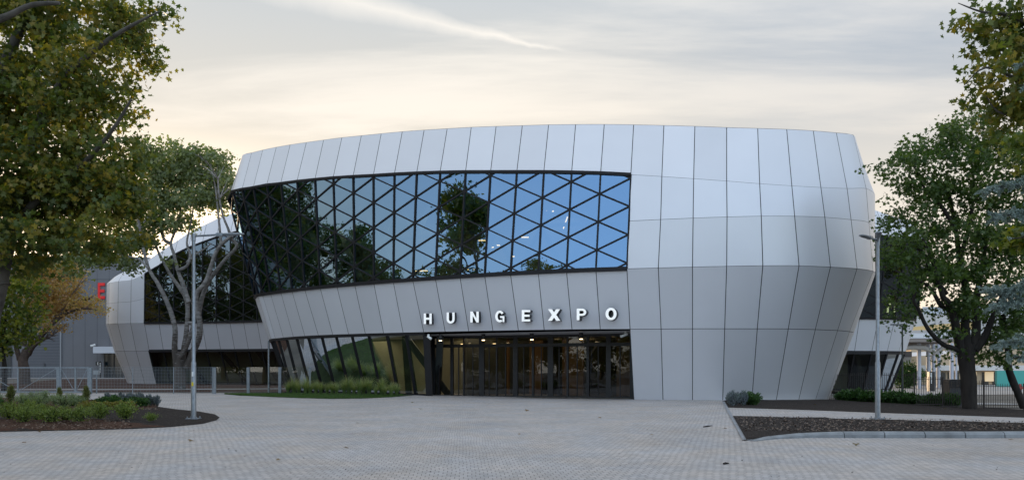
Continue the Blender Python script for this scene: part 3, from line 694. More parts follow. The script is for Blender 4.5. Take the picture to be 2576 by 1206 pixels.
# brown door in the lobby wall
c = insetp(LS, 9.0, 6.9, 0); M = Matrix.Translation(c) @ Matrix.Rotation(R(-38), 4, 'Z')
mb = MB(); mb.box(-.55, .55, -.05, .05, 0.03, 2.3, 0, M); d_ = mb.build('lobby_door', M_wood, main)
mb = MB(); mb.box(.38, .42, -.12, -.05, 1.0, 1.3, 0, M); mb.build('door_handle', M_galv, d_)
def lbpt(t, o_):
    p = cat(LB, t); d = Vector((CEN[0] - p.x, CEN[1] - p.y, 0)).normalized() * -o_; return (p.x + d.x, p.y + d.y)
LAWN_BACK = [lbpt(10.3, .35), lbpt(9, .35), lbpt(8, .35), lbpt(7, .35), lbpt(6, .35), lbpt(5, .35), lbpt(4, .4), lbpt(3, .5), lbpt(2, .8)]
sheet('lawn_strip', lawn_front + LAWN_BACK + [(-19.6, 56.4)], .02, M_lawn, 1.0)
# entrance: corner post, door wall
D0 = gnd(1086, 991.5, .05); D1 = gnd(1592, 1000.5, 0.0)
D0 = Vector((at(1086, 0, 51.4).x, 51.4, 0)); D1 = Vector((at(1594, 0, 47.4).x, 47.4, 0))
ux = (D1 - D0).normalized(); uy = Vector((-ux.y, ux.x, 0)); Lw = (D1 - D0).length
MD = Matrix(((ux.x, uy.x, 0, D0.x), (ux.y, uy.y, 0, D0.y), (0, 0, 1, .03), (0, 0, 0, 1)))
fr = MB(); gl = MB()
H = 3.83
def fx(px):   # image column -> distance along door wall
    k = (px - CX) / F; t = (k * D0.y - D0.x) / (ux.x - k * ux.y); return t
for px, w in ((1090, .30), (1104, .12), (1137, .18), (1167, .09), (1212, .34), (1250, .09), (1297, .30), (1341, .12), (1385, .34), (1428, .12), (1479, .16), (1531, .30), (1589, .22)):
    t = fx(px * 1.0); fr.box(t - w / 2, t + w / 2, -.08, .12, 0, H, 0, MD)
for px in (1154, 1190, 1231, 1272, 1318, 1362, 1407, 1452, 1505, 1560):
    t = fx(px); fr.box(t - .025, t + .025, -.05, .05, 0, 3.1, 0, MD)
fr.box(0, Lw, -.15, .13, 3.10, 3.30, 0, MD); fr.box(0, Lw, -.10, .14, 3.68, H, 0, MD); fr.box(0, Lw, -.09, .13, -.02, .07, 0, MD)
ed = fr.build('entrance_frame', M_black, main)
# sliding door leaves and fixed panes
cols = [1104, 1137, 1167, 1212, 1250, 1297, 1341, 1385, 1428, 1479, 1531, 1589]
for a, b in zip(cols[:-1], cols[1:]):
    t0, t1 = fx(a) + .06, fx(b) - .06; g = MB(); tl = random.uniform(-.035, .035)
    g.face([MD @ Vector((t0, -.01 - tl, .08)), MD @ Vector((t1, -.01 + tl, .08)), MD @ Vector((t1, -.01 + tl, 3.1)), MD @ Vector((t0, -.01 - tl, 3.1))])
    g.face([MD @ Vector((t0, -.02, 3.3)), MD @ Vector((t1, -.02, 3.3)), MD @ Vector((t1, -.02, 3.68)), MD @ Vector((t0, -.02, 3.68))])
    g.build('door_pane', M_glassdoor, main)
# dark jambs closing the recess sides
mb = MB()
pa = cat(LS, 11) ; pb = cat(LB, 11)
mb.grid([[Vector((pa.x + .25, pa.y + .25, 3.86)), MD @ Vector((0, -.1, 3.83))], [Vector((pb.x, pb.y, .02)), MD @ Vector((0, -.1, 0))]])
mb.bar(Vector((pa.x + .15, pa.y + .3, 3.86)), Vector((pb.x - .1, pb.y, .0)), .42, .42, (0, 1, 0))
mb.build('entrance_post', M_black, main)
mb = MB(); pa = cat(LS, 19); pb = cat(LB, 19)
mb.grid([[pa + Vector((0, .1, -.04)), MD @ Vector((Lw, 0, 3.83))], [Vector((pb.x, pb.y + .05, 0)), MD @ Vector((Lw, 0, 0))]])
mb.build('entrance_jamb', M_black, main)
# lobby interior behind the doors
mb = MB()
for px, y0, y1, w, mi in ((1200, 4.5, 5, 1.3, 0), (1280, 6, 6.4, .9, 0), (1400, 4.2, 4.6, 1.4, 0), (1555, 3.5, 3.9, 1.5, 0)):
    t = fx(px); mb = MB(); mb.box(t - w / 2, t + w / 2, y0, y1, 0, 3.8, 0, MD); mb.build('wood_pillar', M_woodp, main)
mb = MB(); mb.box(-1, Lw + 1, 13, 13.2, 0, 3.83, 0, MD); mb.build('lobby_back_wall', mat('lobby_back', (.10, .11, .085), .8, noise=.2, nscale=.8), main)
mb = MB()
t = fx(1440); mb.bar(MD @ Vector((t, 6, 3.0)), MD @ Vector((t + 3.2, 8, .2)), .5, 1.6, (0, 0, 1)); mb.build('stair', M_black, main)
mb = MB()
for px in (1330, 1350, 1376, 1310): t = fx(px); mb = MB(); mb.box(t - .12, t + .12, 5.5, 6.6, 0, 1.05, 0, MD); mb.build('turnstile', M_black, main)
mb = MB()
for px, y_, z_ in ((1205, 3, 3.4), (1330, 7, 3.5), (1500, 4, 3.5), (1240, 8, 3.4), (1420, 8, 3.45), (1540, 7, 3.45), (1120, 3, 3.4)):
    t = fx(px); mb = MB(); mb.box(t - .12, t + .12, y_, y_ + .15, z_, z_ + .04, 0, MD); mb.build('lobby_light', M_lamp_on, main)
def arealight(loc, sx, sy, e, col=(1, .86, .66)):
    l = bpy.data.lights.new('lobby_lamp', 'AREA'); l.shape = 'RECTANGLE'; l.size = sx; l.size_y = sy; l.energy = e; l.color = col
    o = bpy.data.objects.new('lobby_lamp', l); COL.objects.link(o); o.location = loc
arealight(tuple(insetp(LS, 8.5, 4.2, 3.75)), 7, 3, 45); arealight(tuple(insetp(LS, 3.0, 4.2, 3.75)), 5, 3, 60); arealight(tuple(MD @ Vector((6.5, 4.5, 3.7))), 11, 5, 22)
arealight(tuple(insetp(LR, 6, 4.5, 11.3)), 8, 4, 70, (.9, 1, .75)); arealight(tuple(insetp(LR, 13, 4.5, 11.3)), 10, 4, 90, (.95, 1, .8))
# downlights under the soffit, cameras
for px in (1215 - 60 + 4, 1340 - 71, 1339, 1463):
    pass
for px in (1108, 1216, 1338, 1462):
    k = (px - CX) / F; Y = np.interp(px, [1066, 1585], [47.9, 44.4]) + .9; c = Vector((k * Y, Y, 3.84))
    mb = MB(); mb.tube([c, c + Vector((0, 0, -.34))], .12, 12); b_ = mb.build('downlight', M_black, main, smooth=False)
    mb = MB(); mb.tube([c + Vector((0, 0, -.345)), c + Vector((0, 0, -.385))], .09, 12); mb.build('bulb', M_lamp_on, b_)
for px, dx in ((1078, .18), (1574, -.3)):
    k = (px - CX) / F; Y = np.interp(px, [1066, 1585], [47.9, 44.4]) + .35; c = Vector((k * Y, Y, 3.80))
    ca = thing('security_camera', 'small white security camera under the canopy %s' % ('beside the corner post left of the doors' if dx > 0 else 'at the right end of the entrance'), 'camera', c)
    mb = MB(); mb.tube([c + Vector((0, 0, .05)), c + Vector((0, 0, -.1))], .07, 10); mb.build('bracket', M_white, ca)
    mb = MB(); mb.tube([c + Vector((-dx * .3, -.02, -.08)), c + Vector((dx, -.12, -.24))], .075, 10); mb.build('camera_body', M_white, ca)

# ---------------------------------------------------------------- sign letters
def letter_polys(ch):
    w, h, s = .78, 1.0, .22
    def arc(cx, cy, rx, ry, a0, a1, n=14): return [(cx + rx * math.cos(R(a0 + (a1 - a0) * i / n)), cy + ry * math.sin(R(a0 + (a1 - a0) * i / n))) for i in range(n + 1)]
    def strip(o_, i_): return [[o_[k], o_[k + 1], i_[k + 1], i_[k]] for k in range(len(o_) - 1)]
    if ch == 'H': return [[(0, 0), (s, 0), (s, h), (0, h)], [(w - s, 0), (w, 0), (w, h), (w - s, h)], [(s, .4), (w - s, .4), (w - s, .6), (s, .6)]]
    if ch == 'U':
        r = strip(arc(w / 2, .36, w / 2, .38, 180, 360), arc(w / 2, .36, w / 2 - s, .19, 180, 360))
        return [[(0, .36), (s, .36), (s, h), (0, h)], [(w - s, .36), (w, .36), (w, h), (w - s, h)]] + r
    if ch == 'N': return [[(0, 0), (s, 0), (s, h), (0, h)], [(w - s, 0), (w, 0), (w, h), (w - s, h)], [(s, h), (s, h - .36), (w - s, 0), (w - s, .36)]]
    if ch == 'G':
        r = strip(arc(.42, .5, .42, .52, 35, 305, 26), arc(.42, .5, .20, .33, 35, 305, 26))
        return r + [[(.45, .37), (.84, .37), (.84, .53), (.45, .53)], [(.68, .0), (.84, 0), (.84, .37), (.68, .37)]]
    if ch == 'E': return [[(0, 0), (s, 0), (s, h), (0, h)], [(s, 0), (.72, 0), (.72, .18), (s, .18)], [(s, .41), (.67, .41), (.67, .59), (s, .59)], [(s, .82), (.72, .82), (.72, 1), (s, 1)]]
    if ch == 'X': return [[(0, 0), (.27, 0), (.42, .29), (.57, 0), (.84, 0), (.565, .51), (.83, 1), (.56, 1), (.42, .73), (.28, 1), (.01, 1), (.275, .51)]]
    if ch == 'P':
        r = strip(arc(.44, .69, .32, .31, -90, 90, 12), arc(.44, .69, .13, .13, -90, 90, 12))
        return [[(0, 0), (s, 0), (s, h), (0, h)], [(s, .38), (.44, .38), (.44, .56), (s, .56)], [(s, .82), (.44, .82), (.44, 1), (s, 1)]] + r
    if ch == 'O': return strip(arc(.44, .5, .44, .52, 0, 360, 32), arc(.44, .5, .21, .32, 0, 360, 32))
    if ch == '3': return strip(arc(.35, .74, .33, .26, 150, -90, 12), arc(.35, .74, .15, .1, 150, -90, 12)) + strip(arc(.35, .28, .36, .28, 90, -150, 12), arc(.35, .28, .17, .11, 90, -150, 12))
def letter_mesh(name, ch, M, h, depth, mats, parent, shear=(0, 0)):
    mb = MB()
    for poly in letter_polys(ch):
        n = len(poly); k = 0
        ar = sum(poly[i][0] * poly[(i + 1) % n][1] - poly[(i + 1) % n][0] * poly[i][1] for i in range(n))
        if ar < 0: poly = poly[::-1]
        f = [M @ Vector((x * h, 0, y * h)) for x, y in poly]
        b = [M @ Vector((x * h + shear[0], depth + (1 - y) * shear[1], y * h)) for x, y in poly]
        eps = M.to_3x3() @ Vector((0, -.004, 0))
        mb.face([p + eps for p in f], 0); mb.face(b[::-1], 1)
        for i in range(n): mb.face([f[i], b[i], b[(i + 1) % n], f[(i + 1) % n]], 1)
    return mb.build(name, mats, parent)
sign = thing('letter_sign', 'white block letters spelling HUNGEXPO with deep black sides above the entrance', 'sign', (0, 46, 4.6))
lets = [('H', 1066, 1086, 813.9, 787.4), ('U', 1123.6, 1143.6, 812, 785), ('N', 1183, 1204.4, 810, 782.6), ('G', 1245.7, 1268.7, 809, 781), ('E', 1312.5, 1333.8, 807.4, 779), ('X', 1378.3, 1409.4, 805.8, 776.8), ('P', 1450.7, 1474.7, 804.4, 775.4), ('O', 1523.2, 1551, 803.6, 773.8)]
for ch, x0, x1, yb, yt in lets:
    i_ = np.interp(x0, Sx, range(28)); f_ = (LS[int(i_)].y + LR[int(i_)].y) / 2; Y = f_ - 1.0
    lower = cat(LS, i_).lerp(cat(LR, i_), .2); upper = cat(LS, i_).lerp(cat(LR, i_), .5); Yf = upper.y - .55
    p = at(x0, yb, Yf); q = at(x1, yt, Yf); h = q.z - p.z; wd = {'H': .78, 'U': .78, 'N': .78, 'G': .84, 'E': .72, 'X': .84, 'P': .76, 'O': .88}[ch]
    sc_ = (q.x - p.x) / (wd * h) ; M = Matrix.Translation(p) @ Matrix.Diagonal((sc_, 1, 1, 1))
    letter_mesh('letter', ch, M, h, .75, [M_lface, M_black], sign, (.30 / sc_, .42))

# ---------------------------------------------------------------- secondary drums
def drum2(name, label, loc, col, cen, cfg):
    """cfg: columns px lists and heights; R curve given in world plan points"""
    pass
def ring_from(ctrl, st=1.8):
    c = [Vector((a, b, 0)) for a, b in ctrl]; c = c + [c[0]]
    # closed catmull
    Q = []; n = len(c) - 1
    for i in range(n):
        for k in range(24):
            a, b, cc_, d = c[(i - 1) % n], c[i], c[(i + 1) % n], c[(i + 2) % n]; t = k / 24
            Q.append(.5 * ((2 * b) + (cc_ - a) * t + (2 * a - 5 * b + 4 * cc_ - d) * t * t + (3 * b - a - 3 * cc_ + d) * t ** 3))
    Q.append(Q[0]); tot = sum((Q[i + 1] - Q[i]).length for i in range(len(Q) - 1)); k = round(tot / st)
    R_ = resample(Q, tot / k); return R_[:k]
def second(name, label, ctrl, zR, zS, zB, fU, fT, oU, oT, oS, oB, glr, lowr, dzn, extra=None):
    P_ = ring_from(ctrl); n = len(P_); cen = (sum(p.x for p in P_) / n, sum(p.y for p in P_) / n)
    inw = [(P_[(i + 1) % n] - P_[i - 1]).normalized() for i in range(n)]; inw = [Vector((-t.y, t.x, 0)) for t in inw]
    if (Vector((cen[0], cen[1], 0)) - P_[0]).dot(inw[0]) < 0: inw = [-v for v in inw]
    mk = lambda o_, zf: [Vector(((P_[i] + inw[i] * o_).x, (P_[i] + inw[i] * o_).y, zf(P_[i]) if callable(zf) else zf)) for i in range(n)]
    T, U, Rr, Ss, B = mk(oT, fT), mk(oU, fU), mk(0, zR), mk(oS, zS), mk(oB, zB)
    Mm = [(U[i] + Rr[i]) / 2 for i in range(n)]
    th = thing(name, label, 'building', (cen[0], cen[1], 0))
    isg = lambda i: glr(P_[i % n], P_[(i + 1) % n]); isl = lambda i: lowr(P_[i % n], P_[(i + 1) % n])
    band(T, U, 0, n, 'roof_band', th, 3, vg=.002)
    band(Rr, Ss, 0, n, 'skirt_band', th, 3)
    band(U, Mm, 0, n, 'upper_cladding', th, 3, skip=[i for i in range(n) if isg(i)])
    band(Mm, Rr, 0, n, 'middle_cladding', th, 3, skip=[i for i in range(n) if isg(i)])
    band(Ss, B, 0, n, 'base_cladding', th, 3, skip=[i for i in range(n) if isl(i)])
    backing(T, U, 0, n, th, cen); backing(Rr, Ss, 0, n, th, cen)
    for fn, A, Bb in ((isg, U, Rr), (isl, Ss, B)):
        st = [i for i in range(n) if fn(i) and not fn(i - 1)]
        cl_ = [i for i in range(n) if not fn(i)]
        for i in cl_:
            backing(A, Bb, i, i + 1, th, cen) if False else None
        mbb = MB()
        for i in cl_:
            pts = []
            for t, L_ in ((i, A), (i + 1, A), (i + 1, Bb), (i, Bb)):
                p = cat(L_, t); d = Vector((cen[0] - p.x, cen[1] - p.y, 0)).normalized(); pts.append(p + d * .12)
            mbb.face(pts)
        mbb.build('cladding_backing', M_joint, th)
        for s_ in st:
            e_ = s_
            while fn(e_): e_ += 1
            if fn is isg: diagrid(U, Rr, s_, e_, dzn, .775, th, par=0, fw=.10, gmat=M_glass2)
            else:
                f2 = MB(); g2 = MB()
                for i in range(s_, e_ + 1):
                    f2.bar(cat(Ss, i), cat(B, i), .12, .2, inw[i % n])
                    if i < e_:
                        f2.bar(cat(Ss, i), cat(Ss, i + 1), .3, .2, inw[i % n]); f2.bar(cat(B, i) + Vector((0, 0, .25)), cat(B, i + 1) + Vector((0, 0, .25)), .12, .2, inw[i % n])
                        g2.face([cat(Ss, i), cat(Ss, i + 1), cat(B, i + 1), cat(B, i)])
                        if i % 3 == 1: f2.bar(insetc(Ss, i, 1.5, zS, cen), insetc(B, i + 1.6, 1.5, zB, cen), .4, .4, (0, 1, 0))
                f2.build('ground_floor_frame', M_frame, th); g2.build('ground_floor_glazing', M_glasslow, th)
    # closed floors and roof
    for L_, ins, z, nm, mm in ((Rr, .3, zR - .1, 'floor_slab', M_inner), (Ss, .2, zS - .02, 'soffit', M_soffit), (B, .3, zB + .15, 'ground_floor', M_floor_in)):
        disc(L_, ins, z, nm, mm, th, cen)
    mb = MB(); ring = [cat(T, k) for k in range(n)]; c = Vector((cen[0], cen[1], sum(p.z for p in ring) / n - .6))
    rr2 = [p + Vector((0, 0, -.4)) + (Vector((cen[0], cen[1], p.z)) - p).normalized() * .3 for p in ring]
    for k in range(n): mb.face([rr2[k], rr2[(k + 1) % n], c])
    mb.build('roof', M_conc, th)
    mb = MB(); rows = [[insetc(Rr, k, 5, z_, cen) for k in range(n)] for z_ in (zR, zR + 7)]; mb.grid(rows, 0, True); rows = [[insetc(Ss, k, 5, z_, cen) for k in range(n)] for z_ in (zB, zS)]; mb.grid(rows, 0, True); mb.build('inner_wall', M_inner, th)
    return th, P_, U, Rr, cen
def insetc(L_, t, ins, z, cen):
    p = cat(L_, t); d = Vector((cen[0] - p.x, cen[1] - p.y, 0)).normalized(); q = p + d * ins; return Vector((q.x, q.y, z))
# left drum: front face runs almost parallel to the picture, Y about 91..86
lw = [(-47.3, 97.5), (-48.3, 94.8), (-46.6, 92.4), (-43, 91.2), (-38, 90.4), (-32, 89), (-26, 87), (-18, 84.5), (-10, 86), (-8, 95), (-14, 106), (-28, 111), (-40, 106)]
fU = lambda p: float(np.interp(p.x, [-47, -43.5, -41, -38, -33.6, -30], [11.9, 12.1, 13.2, 15.2, 16.6, 17.3])) if p.y < 99 else 14.5
fT = lambda p: float(np.interp(p.x, [-47.5, -43.5, -41, -37, -33.5, -30], [12.7, 13.7, 15.2, 17.6, 19, 19.8])) if p.y < 99 else 16.5
second('conference_building', 'smaller drum shaped hall behind the white trunked tree with rising pale roof', lw, 7.1, 3.95, .05, fU, fT, .1, .9, .9, 2.4,
       lambda a, b: a.y < 93 and a.x > -42.2 and a.x < -16, lambda a, b: a.y < 93 and a.x > -42.2 and a.x < -12, 10.2)
# right drum
rw = [(14, 74), (21, 71.8), (28, 70.8), (33.5, 71.3), (36.8, 73), (38.3, 76), (38.2, 81), (34, 90), (23, 95), (12, 90)]
fU2 = lambda p: 13.2 + 1.7 * sst(34, 27, p.x)
fT2 = lambda p: 15.4 + 2.0 * sst(36, 27, p.x)
second('side_building', 'drum shaped hall wing partly hidden behind the right end of the main building', rw, 6.35, 3.3, -.3, fU2, fT2, -1.3, .2, .9, 2.2,
       lambda a, b: a.y < 78, lambda a, b: a.y < 76 and a.x < 37, 9.5)
mb = MB()
for px, py, h, w in ((2237, 740, 26, 4), (2232, 770, 18, 4), (2228, 795, 34, 5), (2250, 770, 14, 3.5), (2251, 790, 18, 3.5), (2263, 760, 12, 3), (2208, 820, 22, 6), (2207, 770, 14, 5)):
    Y = 75.0; mb = MB(); p = at(px, py, Y); q = at(px + w, py + h, Y); mb.box(p.x, q.x, Y, Y + .1, q.z, p.z); mb.build('lit_window_strip', M_strip_on, bpy.data.objects['side_building'])

# ---------------------------------------------------------------- grey hall far left
YH = 115.0
hall = thing('grey_hall', 'long dark grey ribbed exhibition hall with a red letter E behind the trees', 'building', (-60, YH, .6))
zb = .55; zt = at(0, 662, YH).z
mb = MB(); mb.box(-96, -26, YH, YH + 30, zb, zt); mb.build('wall', M_grey, hall)
mb = MB(); p = at(180, 655, YH); mb.box(-96, at(300, 0, YH).x + 4, YH + .5, YH + 30, zt + .003, p.z + .6); mb.build('parapet', mat('hall_parapet', (.30, .32, .34), .5), hall)
mb = MB()
for k in range(40):
    x = -95 + k * 1.75; mb.box(x - .02, x + .02, YH - .012, YH - .002, zb + 1, zt)
mb.box(-96, -26, YH - .012, YH - .002, at(0, 702, YH).z - .04, at(0, 702, YH).z + .04)
mb.build('panel_groove', M_greyd, hall)
mb = MB(); a = at(72, 800, YH); b = at(153, 947, YH)
mb.box(a.x, b.x, YH - .1, YH - .01, zb, at(0, 745, YH).z)
d_ = mb.build('roller_door', mat('roller_door_grey', (.115, .125, .145), .6), hall)
mb = MB()
for k in range(26): z = zb + .3 + k * .42; mb.box(a.x + .1, b.x - .1, YH - .13, YH - .102, z, z + .05)
mb.build('slat', M_greyd, d_, )
mb = MB(); x = at(154, 0, YH).x; mb.box(x - .08, x + .08, YH - .2, YH - .02, zb, at(0, 745, YH).z); mb.build('downpipe', mat('pipe_grey', (.3, .32, .34), .5), hall)
mb = MB(); p = at(260, 871, YH); mb.box(at(254, 0, YH).x, at(310, 0, YH).x, YH - 2.2, YH - .01, at(0, 888, YH).z, at(0, 872, YH).z); mb.build('door_canopy', mat('canopy_white', (.62, .66, .72), .4), hall)
mb = MB(); mb.box(at(263, 0, YH).x, at(312, 0, YH).x, YH - .08, YH - .01, zb, at(0, 889, YH).z); dd = mb.build('glass_door', mat('dark_door_glass', (.01, .018, .026), .08), hall)
mb = MB()
for px in (264, 288, 311): mb.box(at(px, 0, YH).x - .08, at(px, 0, YH).x + .08, YH - .14, YH - .08, zb, at(0, 889, YH).z)
mb.build('door_frame', M_black, dd)
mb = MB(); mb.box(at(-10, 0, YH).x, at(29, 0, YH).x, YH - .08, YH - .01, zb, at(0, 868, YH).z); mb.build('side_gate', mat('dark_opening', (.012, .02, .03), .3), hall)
p = at(246, 751, YH - .15); q = at(264.5, 711, YH); hh = q.z - p.z
letter_mesh('wall_letter', 'E', Matrix.Translation(p) @ Matrix.Diagonal(((q.x - p.x) / (.72 * hh), 1, 1, 1)), hh, .13, [M_red, M_red], hall)
p = at(107, 922, YH - .2); letter_mesh('door_number', '3', Matrix.Translation(p), .55, .05, [M_greyd, M_greyd], hall)
sg = thing('entrance_sign', 'small black square sign with white letter E beside the grey hall door', 'sign', at(246, 945, YH - 1.2))
mb = MB(); p = at(241, 918, YH - 1.2); q = at(251, 908.5, YH - 1.2); mb.box(p.x, q.x, YH - 1.25, YH - 1.1, p.z, q.z); mb.build('sign_board', M_black, sg)
h_ = (q.z - p.z) * .7; letter_mesh('letter', 'E', Matrix.Translation(Vector((q.x - .32, YH - 1.28, p.z + .08))) @ Matrix.Diagonal((.7, 1, 1, 1)), h_, .02, [M_white, M_white], sg)
tt = thing('totem_sign', 'slim black totem with a column of small white letters beside the grey hall door', 'sign', at(253, 947, YH - 2))
mb = MB(); mb.box(at(251.5, 0, YH - 2).x, at(254.5, 0, YH - 2).x, YH - 2.1, YH - 1.95, zb, at(0, 908, YH - 2).z); mb.build('post', M_black, tt)
mb = MB()
for k in range(7): z = at(0, 912 + k * 3.6, YH - 2).z; xx = at(252.2, 0, YH - 2).x; mb.box(xx, xx + .1, YH - 2.13, YH - 2.105, z - .12, z + .02)
mb.build('lettering', M_white, tt)
ca = at(233, 868, YH - .3); mb = MB(); mb.tube([ca + Vector((-.2, -.2, -.1)), ca + Vector((.35, .1, .1))], .16, 10); tag(mb.build('security_camera', M_white), 'white security camera on the upper wall of the grey hall', 'camera')
# bench-like box and service cabinet beyond the gate
cb = thing('utility_cabinet', 'small grey metal cabinet mounted behind the gate panels', 'cabinet', at(244, 950, 60))
mb = MB(); p = at(239, 918 - 18, 58); 
c0 = at(243, 913, 57.5); mb.box(at(238, 0, 57.5).x, at(250, 0, 57.5).x, 57.3, 57.6, at(0, 953, 57.5).z + .35, at(0, 932, 57.5).z + .05); mb.build('cabinet_box', mat('cabinet_grey', (.33, .36, .37), .5), cb)
mb = MB(); mb.tube([(at(244, 0, 57.5).x, 57.45, 0), (at(244, 0, 57.5).x, 57.45, 1.4)], .05, 8); mb.build('post', M_galvf, cb)

# ---------------------------------------------------------------- left fence, gate, glass guards
YF = 56.2
def X(px, Y=YF): return (px - CX) / F * Y
gate = thing('metal_gate', 'galvanised double leaf mesh gate with diagonal braces behind the left flower bed', 'gate', (X(120), YF, 0))
zt_ = at(0, 922, YF).z; zlo = .10
def meshpanel(x0, x1, z0, z1, y, parent, name='mesh_infill', dx=.105, dz_=.2, r=.0048, m=None):
    mb = MB(); k = int((x1 - x0) / dx)
    for i in range(1, k): x = x0 + (x1 - x0) * i / k; mb.box(x - r, x + r, y - r, y + r, z0, z1)
    kz = int((z1 - z0) / dz_)
    for i in range(kz + 1): z = z0 + (z1 - z0) * i / kz; mb.box(x0, x1, y - r - .014, y - r - .001, z - r, z + r)
    return mb.build(name, m or M_galvf, parent)
for x0, x1 in ((-95, 146), (148, 225)):
    pass
def leaf(x0, x1, mids):
    mb = MB()
    mb.box(x0, x1, YF - .05, YF + .05, zt_ - .09, zt_); mb.box(x0, x1, YF - .05, YF + .05, zlo, zlo + .10)
    for x in (x0 + .05, x1 - .05): mb.box(x - .05, x + .05, YF - .045, YF + .045, zlo + .1, zt_ - .09)
    for x in mids: mb.box(x - .05, x + .05, YF - .045, YF + .045, zlo + .1, zt_ - .09)
    lf = mb.build('gate_leaf', M_galvf, gate); mb = MB(); xs_ = [x0] + mids + [x1]
    for k, (a, b) in enumerate(zip(xs_[:-1], xs_[1:])):
        if k % 2 == 0: mb.bar((a + .1, YF - .02, zt_ - .1), (b - .05, YF - .02, zlo + .1), .035, .03, (0, 1, 0))
        else: mb.bar((a + .05, YF - .02, zlo + .1), (b - .1, YF - .02, zt_ - .1), .035, .03, (0, 1, 0))
    mb.build('brace', M_galvf, lf); meshpanel(x0 + .05, x1 - .05, zlo + .1, zt_ - .08, YF, lf)
leaf(X(-60), X(146), [X(45)]); leaf(X(150.5), X(224), [X(252 * .0 + 188)][:0] + [X(190)])
for px in (148.3,):
    mb = MB(); mb.box(X(px) - .06, X(px) + .06, YF - .075, YF + .06, 0.0, zt_ + .002); mb.build('centre_post', M_galvf, gate)
for px in (227.7,):
    mb = MB(); mb.box(X(px) - .09, X(px) + .09, YF - .08, YF + .08, 0, zt_ - .03); mb.build('hinge_post', M_galvf, gate)
lfence = thing('mesh_fence', 'galvanised wire mesh fence between the gate and the glass guards', 'fence', (X(380), YF, 0))
xf = [X(231), X(334), X(437), X(534)]
for a, b in zip(xf[:-1], xf[1:]):
    meshpanel(a + .02, b - .02, .12, zt_ - .02, YF, lfence, 'mesh_panel')
for x in xf: mb = MB(); mb.box(x - .025, x + .025, YF - .03, YF + .03, 0, zt_); mb.build('post', M_galvf, lfence)
gg = thing('glass_screen', 'frameless clear glass wind screen held by galvanised posts left of the ornamental grass', 'screen', (X(630), YF, 0))
gp = [(540, YF), (624.5, YF), (704, YF - .6), (780, YF - .8)]
for k, (px, y) in enumerate(gp):
    w = .10 if k < 3 else .06; mb = MB(); mb.box(X(px, y) - w, X(px, y) + w, y - .05, y + .05, 0, zt_ - .02); mb.build('post', M_galv, gg)
for (a, ya), (b, yb) in zip(gp[:-1], gp[1:]):
    mb = MB(); p0 = Vector((X(a, ya) + .1, ya, 0)); p1 = Vector((X(b, yb) - .1, yb, 0)); u = (p1 - p0).normalized(); nn_ = Vector((-u.y, u.x, 0)) * .008
    mb.grid([[p0 - nn_ + Vector((0, 0, .1)), p1 - nn_ + Vector((0, 0, .1))], [p0 - nn_ + Vector((0, 0, zt_)), p1 - nn_ + Vector((0, 0, zt_))], [p0 + nn_ + Vector((0, 0, zt_)), p1 + nn_ + Vector((0, 0, zt_))], [p0 + nn_ + Vector((0, 0, .1)), p1 + nn_ + Vector((0, 0, .1))]])
    mb.build('glass_panel', M_clear, gg)
# downpipe like thin pole at the left end of the drum
c = at(676, 970, 60); pl = MB(); pl.tube([(c.x, 60, 0), (c.x, 60, at(0, 856, 60).z)], .07, 10); tag(pl.build('slender_pole', M_galv, smooth=True), 'thin grey steel pole under the left tip of the main building', 'pole')

# ---------------------------------------------------------------- right fence
rf = thing('bar_fence', 'low dark bar fence stepping down behind the large maple trunk', 'fence', (22, 40, 0))
segs = [((2060, 46.5, 936.5), (2300, 42.5, 937.5)), ((2300, 40.5, 946.5), (2371, 40.3, 946.5)), ((2371, 40.2, 956), (2475, 40, 956)), ((2475, 39.8, 964), (2576, 39.6, 964)), ((2576, 39.6, 972), (2690, 39.4, 972))]
for (p0, y0, t0), (p1, y1, t1) in segs:
    a = Vector((X(p0, y0), y0, 0)); b = Vector((X(p1, y1), y1, 0)); za = at(0, (t0 + t1) / 2, (y0 + y1) / 2).z; zb_ = max(gz(b.x, b.y), gz(a.x, a.y) - .1) + .06
    zb_ = gz((a.x + b.x) / 2, (a.y + b.y) / 2) + .07
    mb = MB(); n_ = int((b - a).length / .11)
    for k in range(1, n_): p = a.lerp(b, k / n_); mb.box(p.x - .009, p.x + .009, p.y - .009, p.y + .009, zb_, za)
    mb.bar(Vector((a.x, a.y, zb_ + .02)), Vector((b.x, b.y, zb_ + .02)), .03, .04, (0, 0, 1)); mb.bar(Vector((a.x, a.y, za - .12)), Vector((b.x, b.y, za - .12)), .03, .02, (0, 0, 1))
    mb.build('bar_panel', M_brown, rf)
    mb = MB(); mb.box(b.x - .03, b.x + .03, b.y - .03, b.y + .03, gz(b.x, b.y) - .1, za + .02); mb.build('post', M_brown, rf)

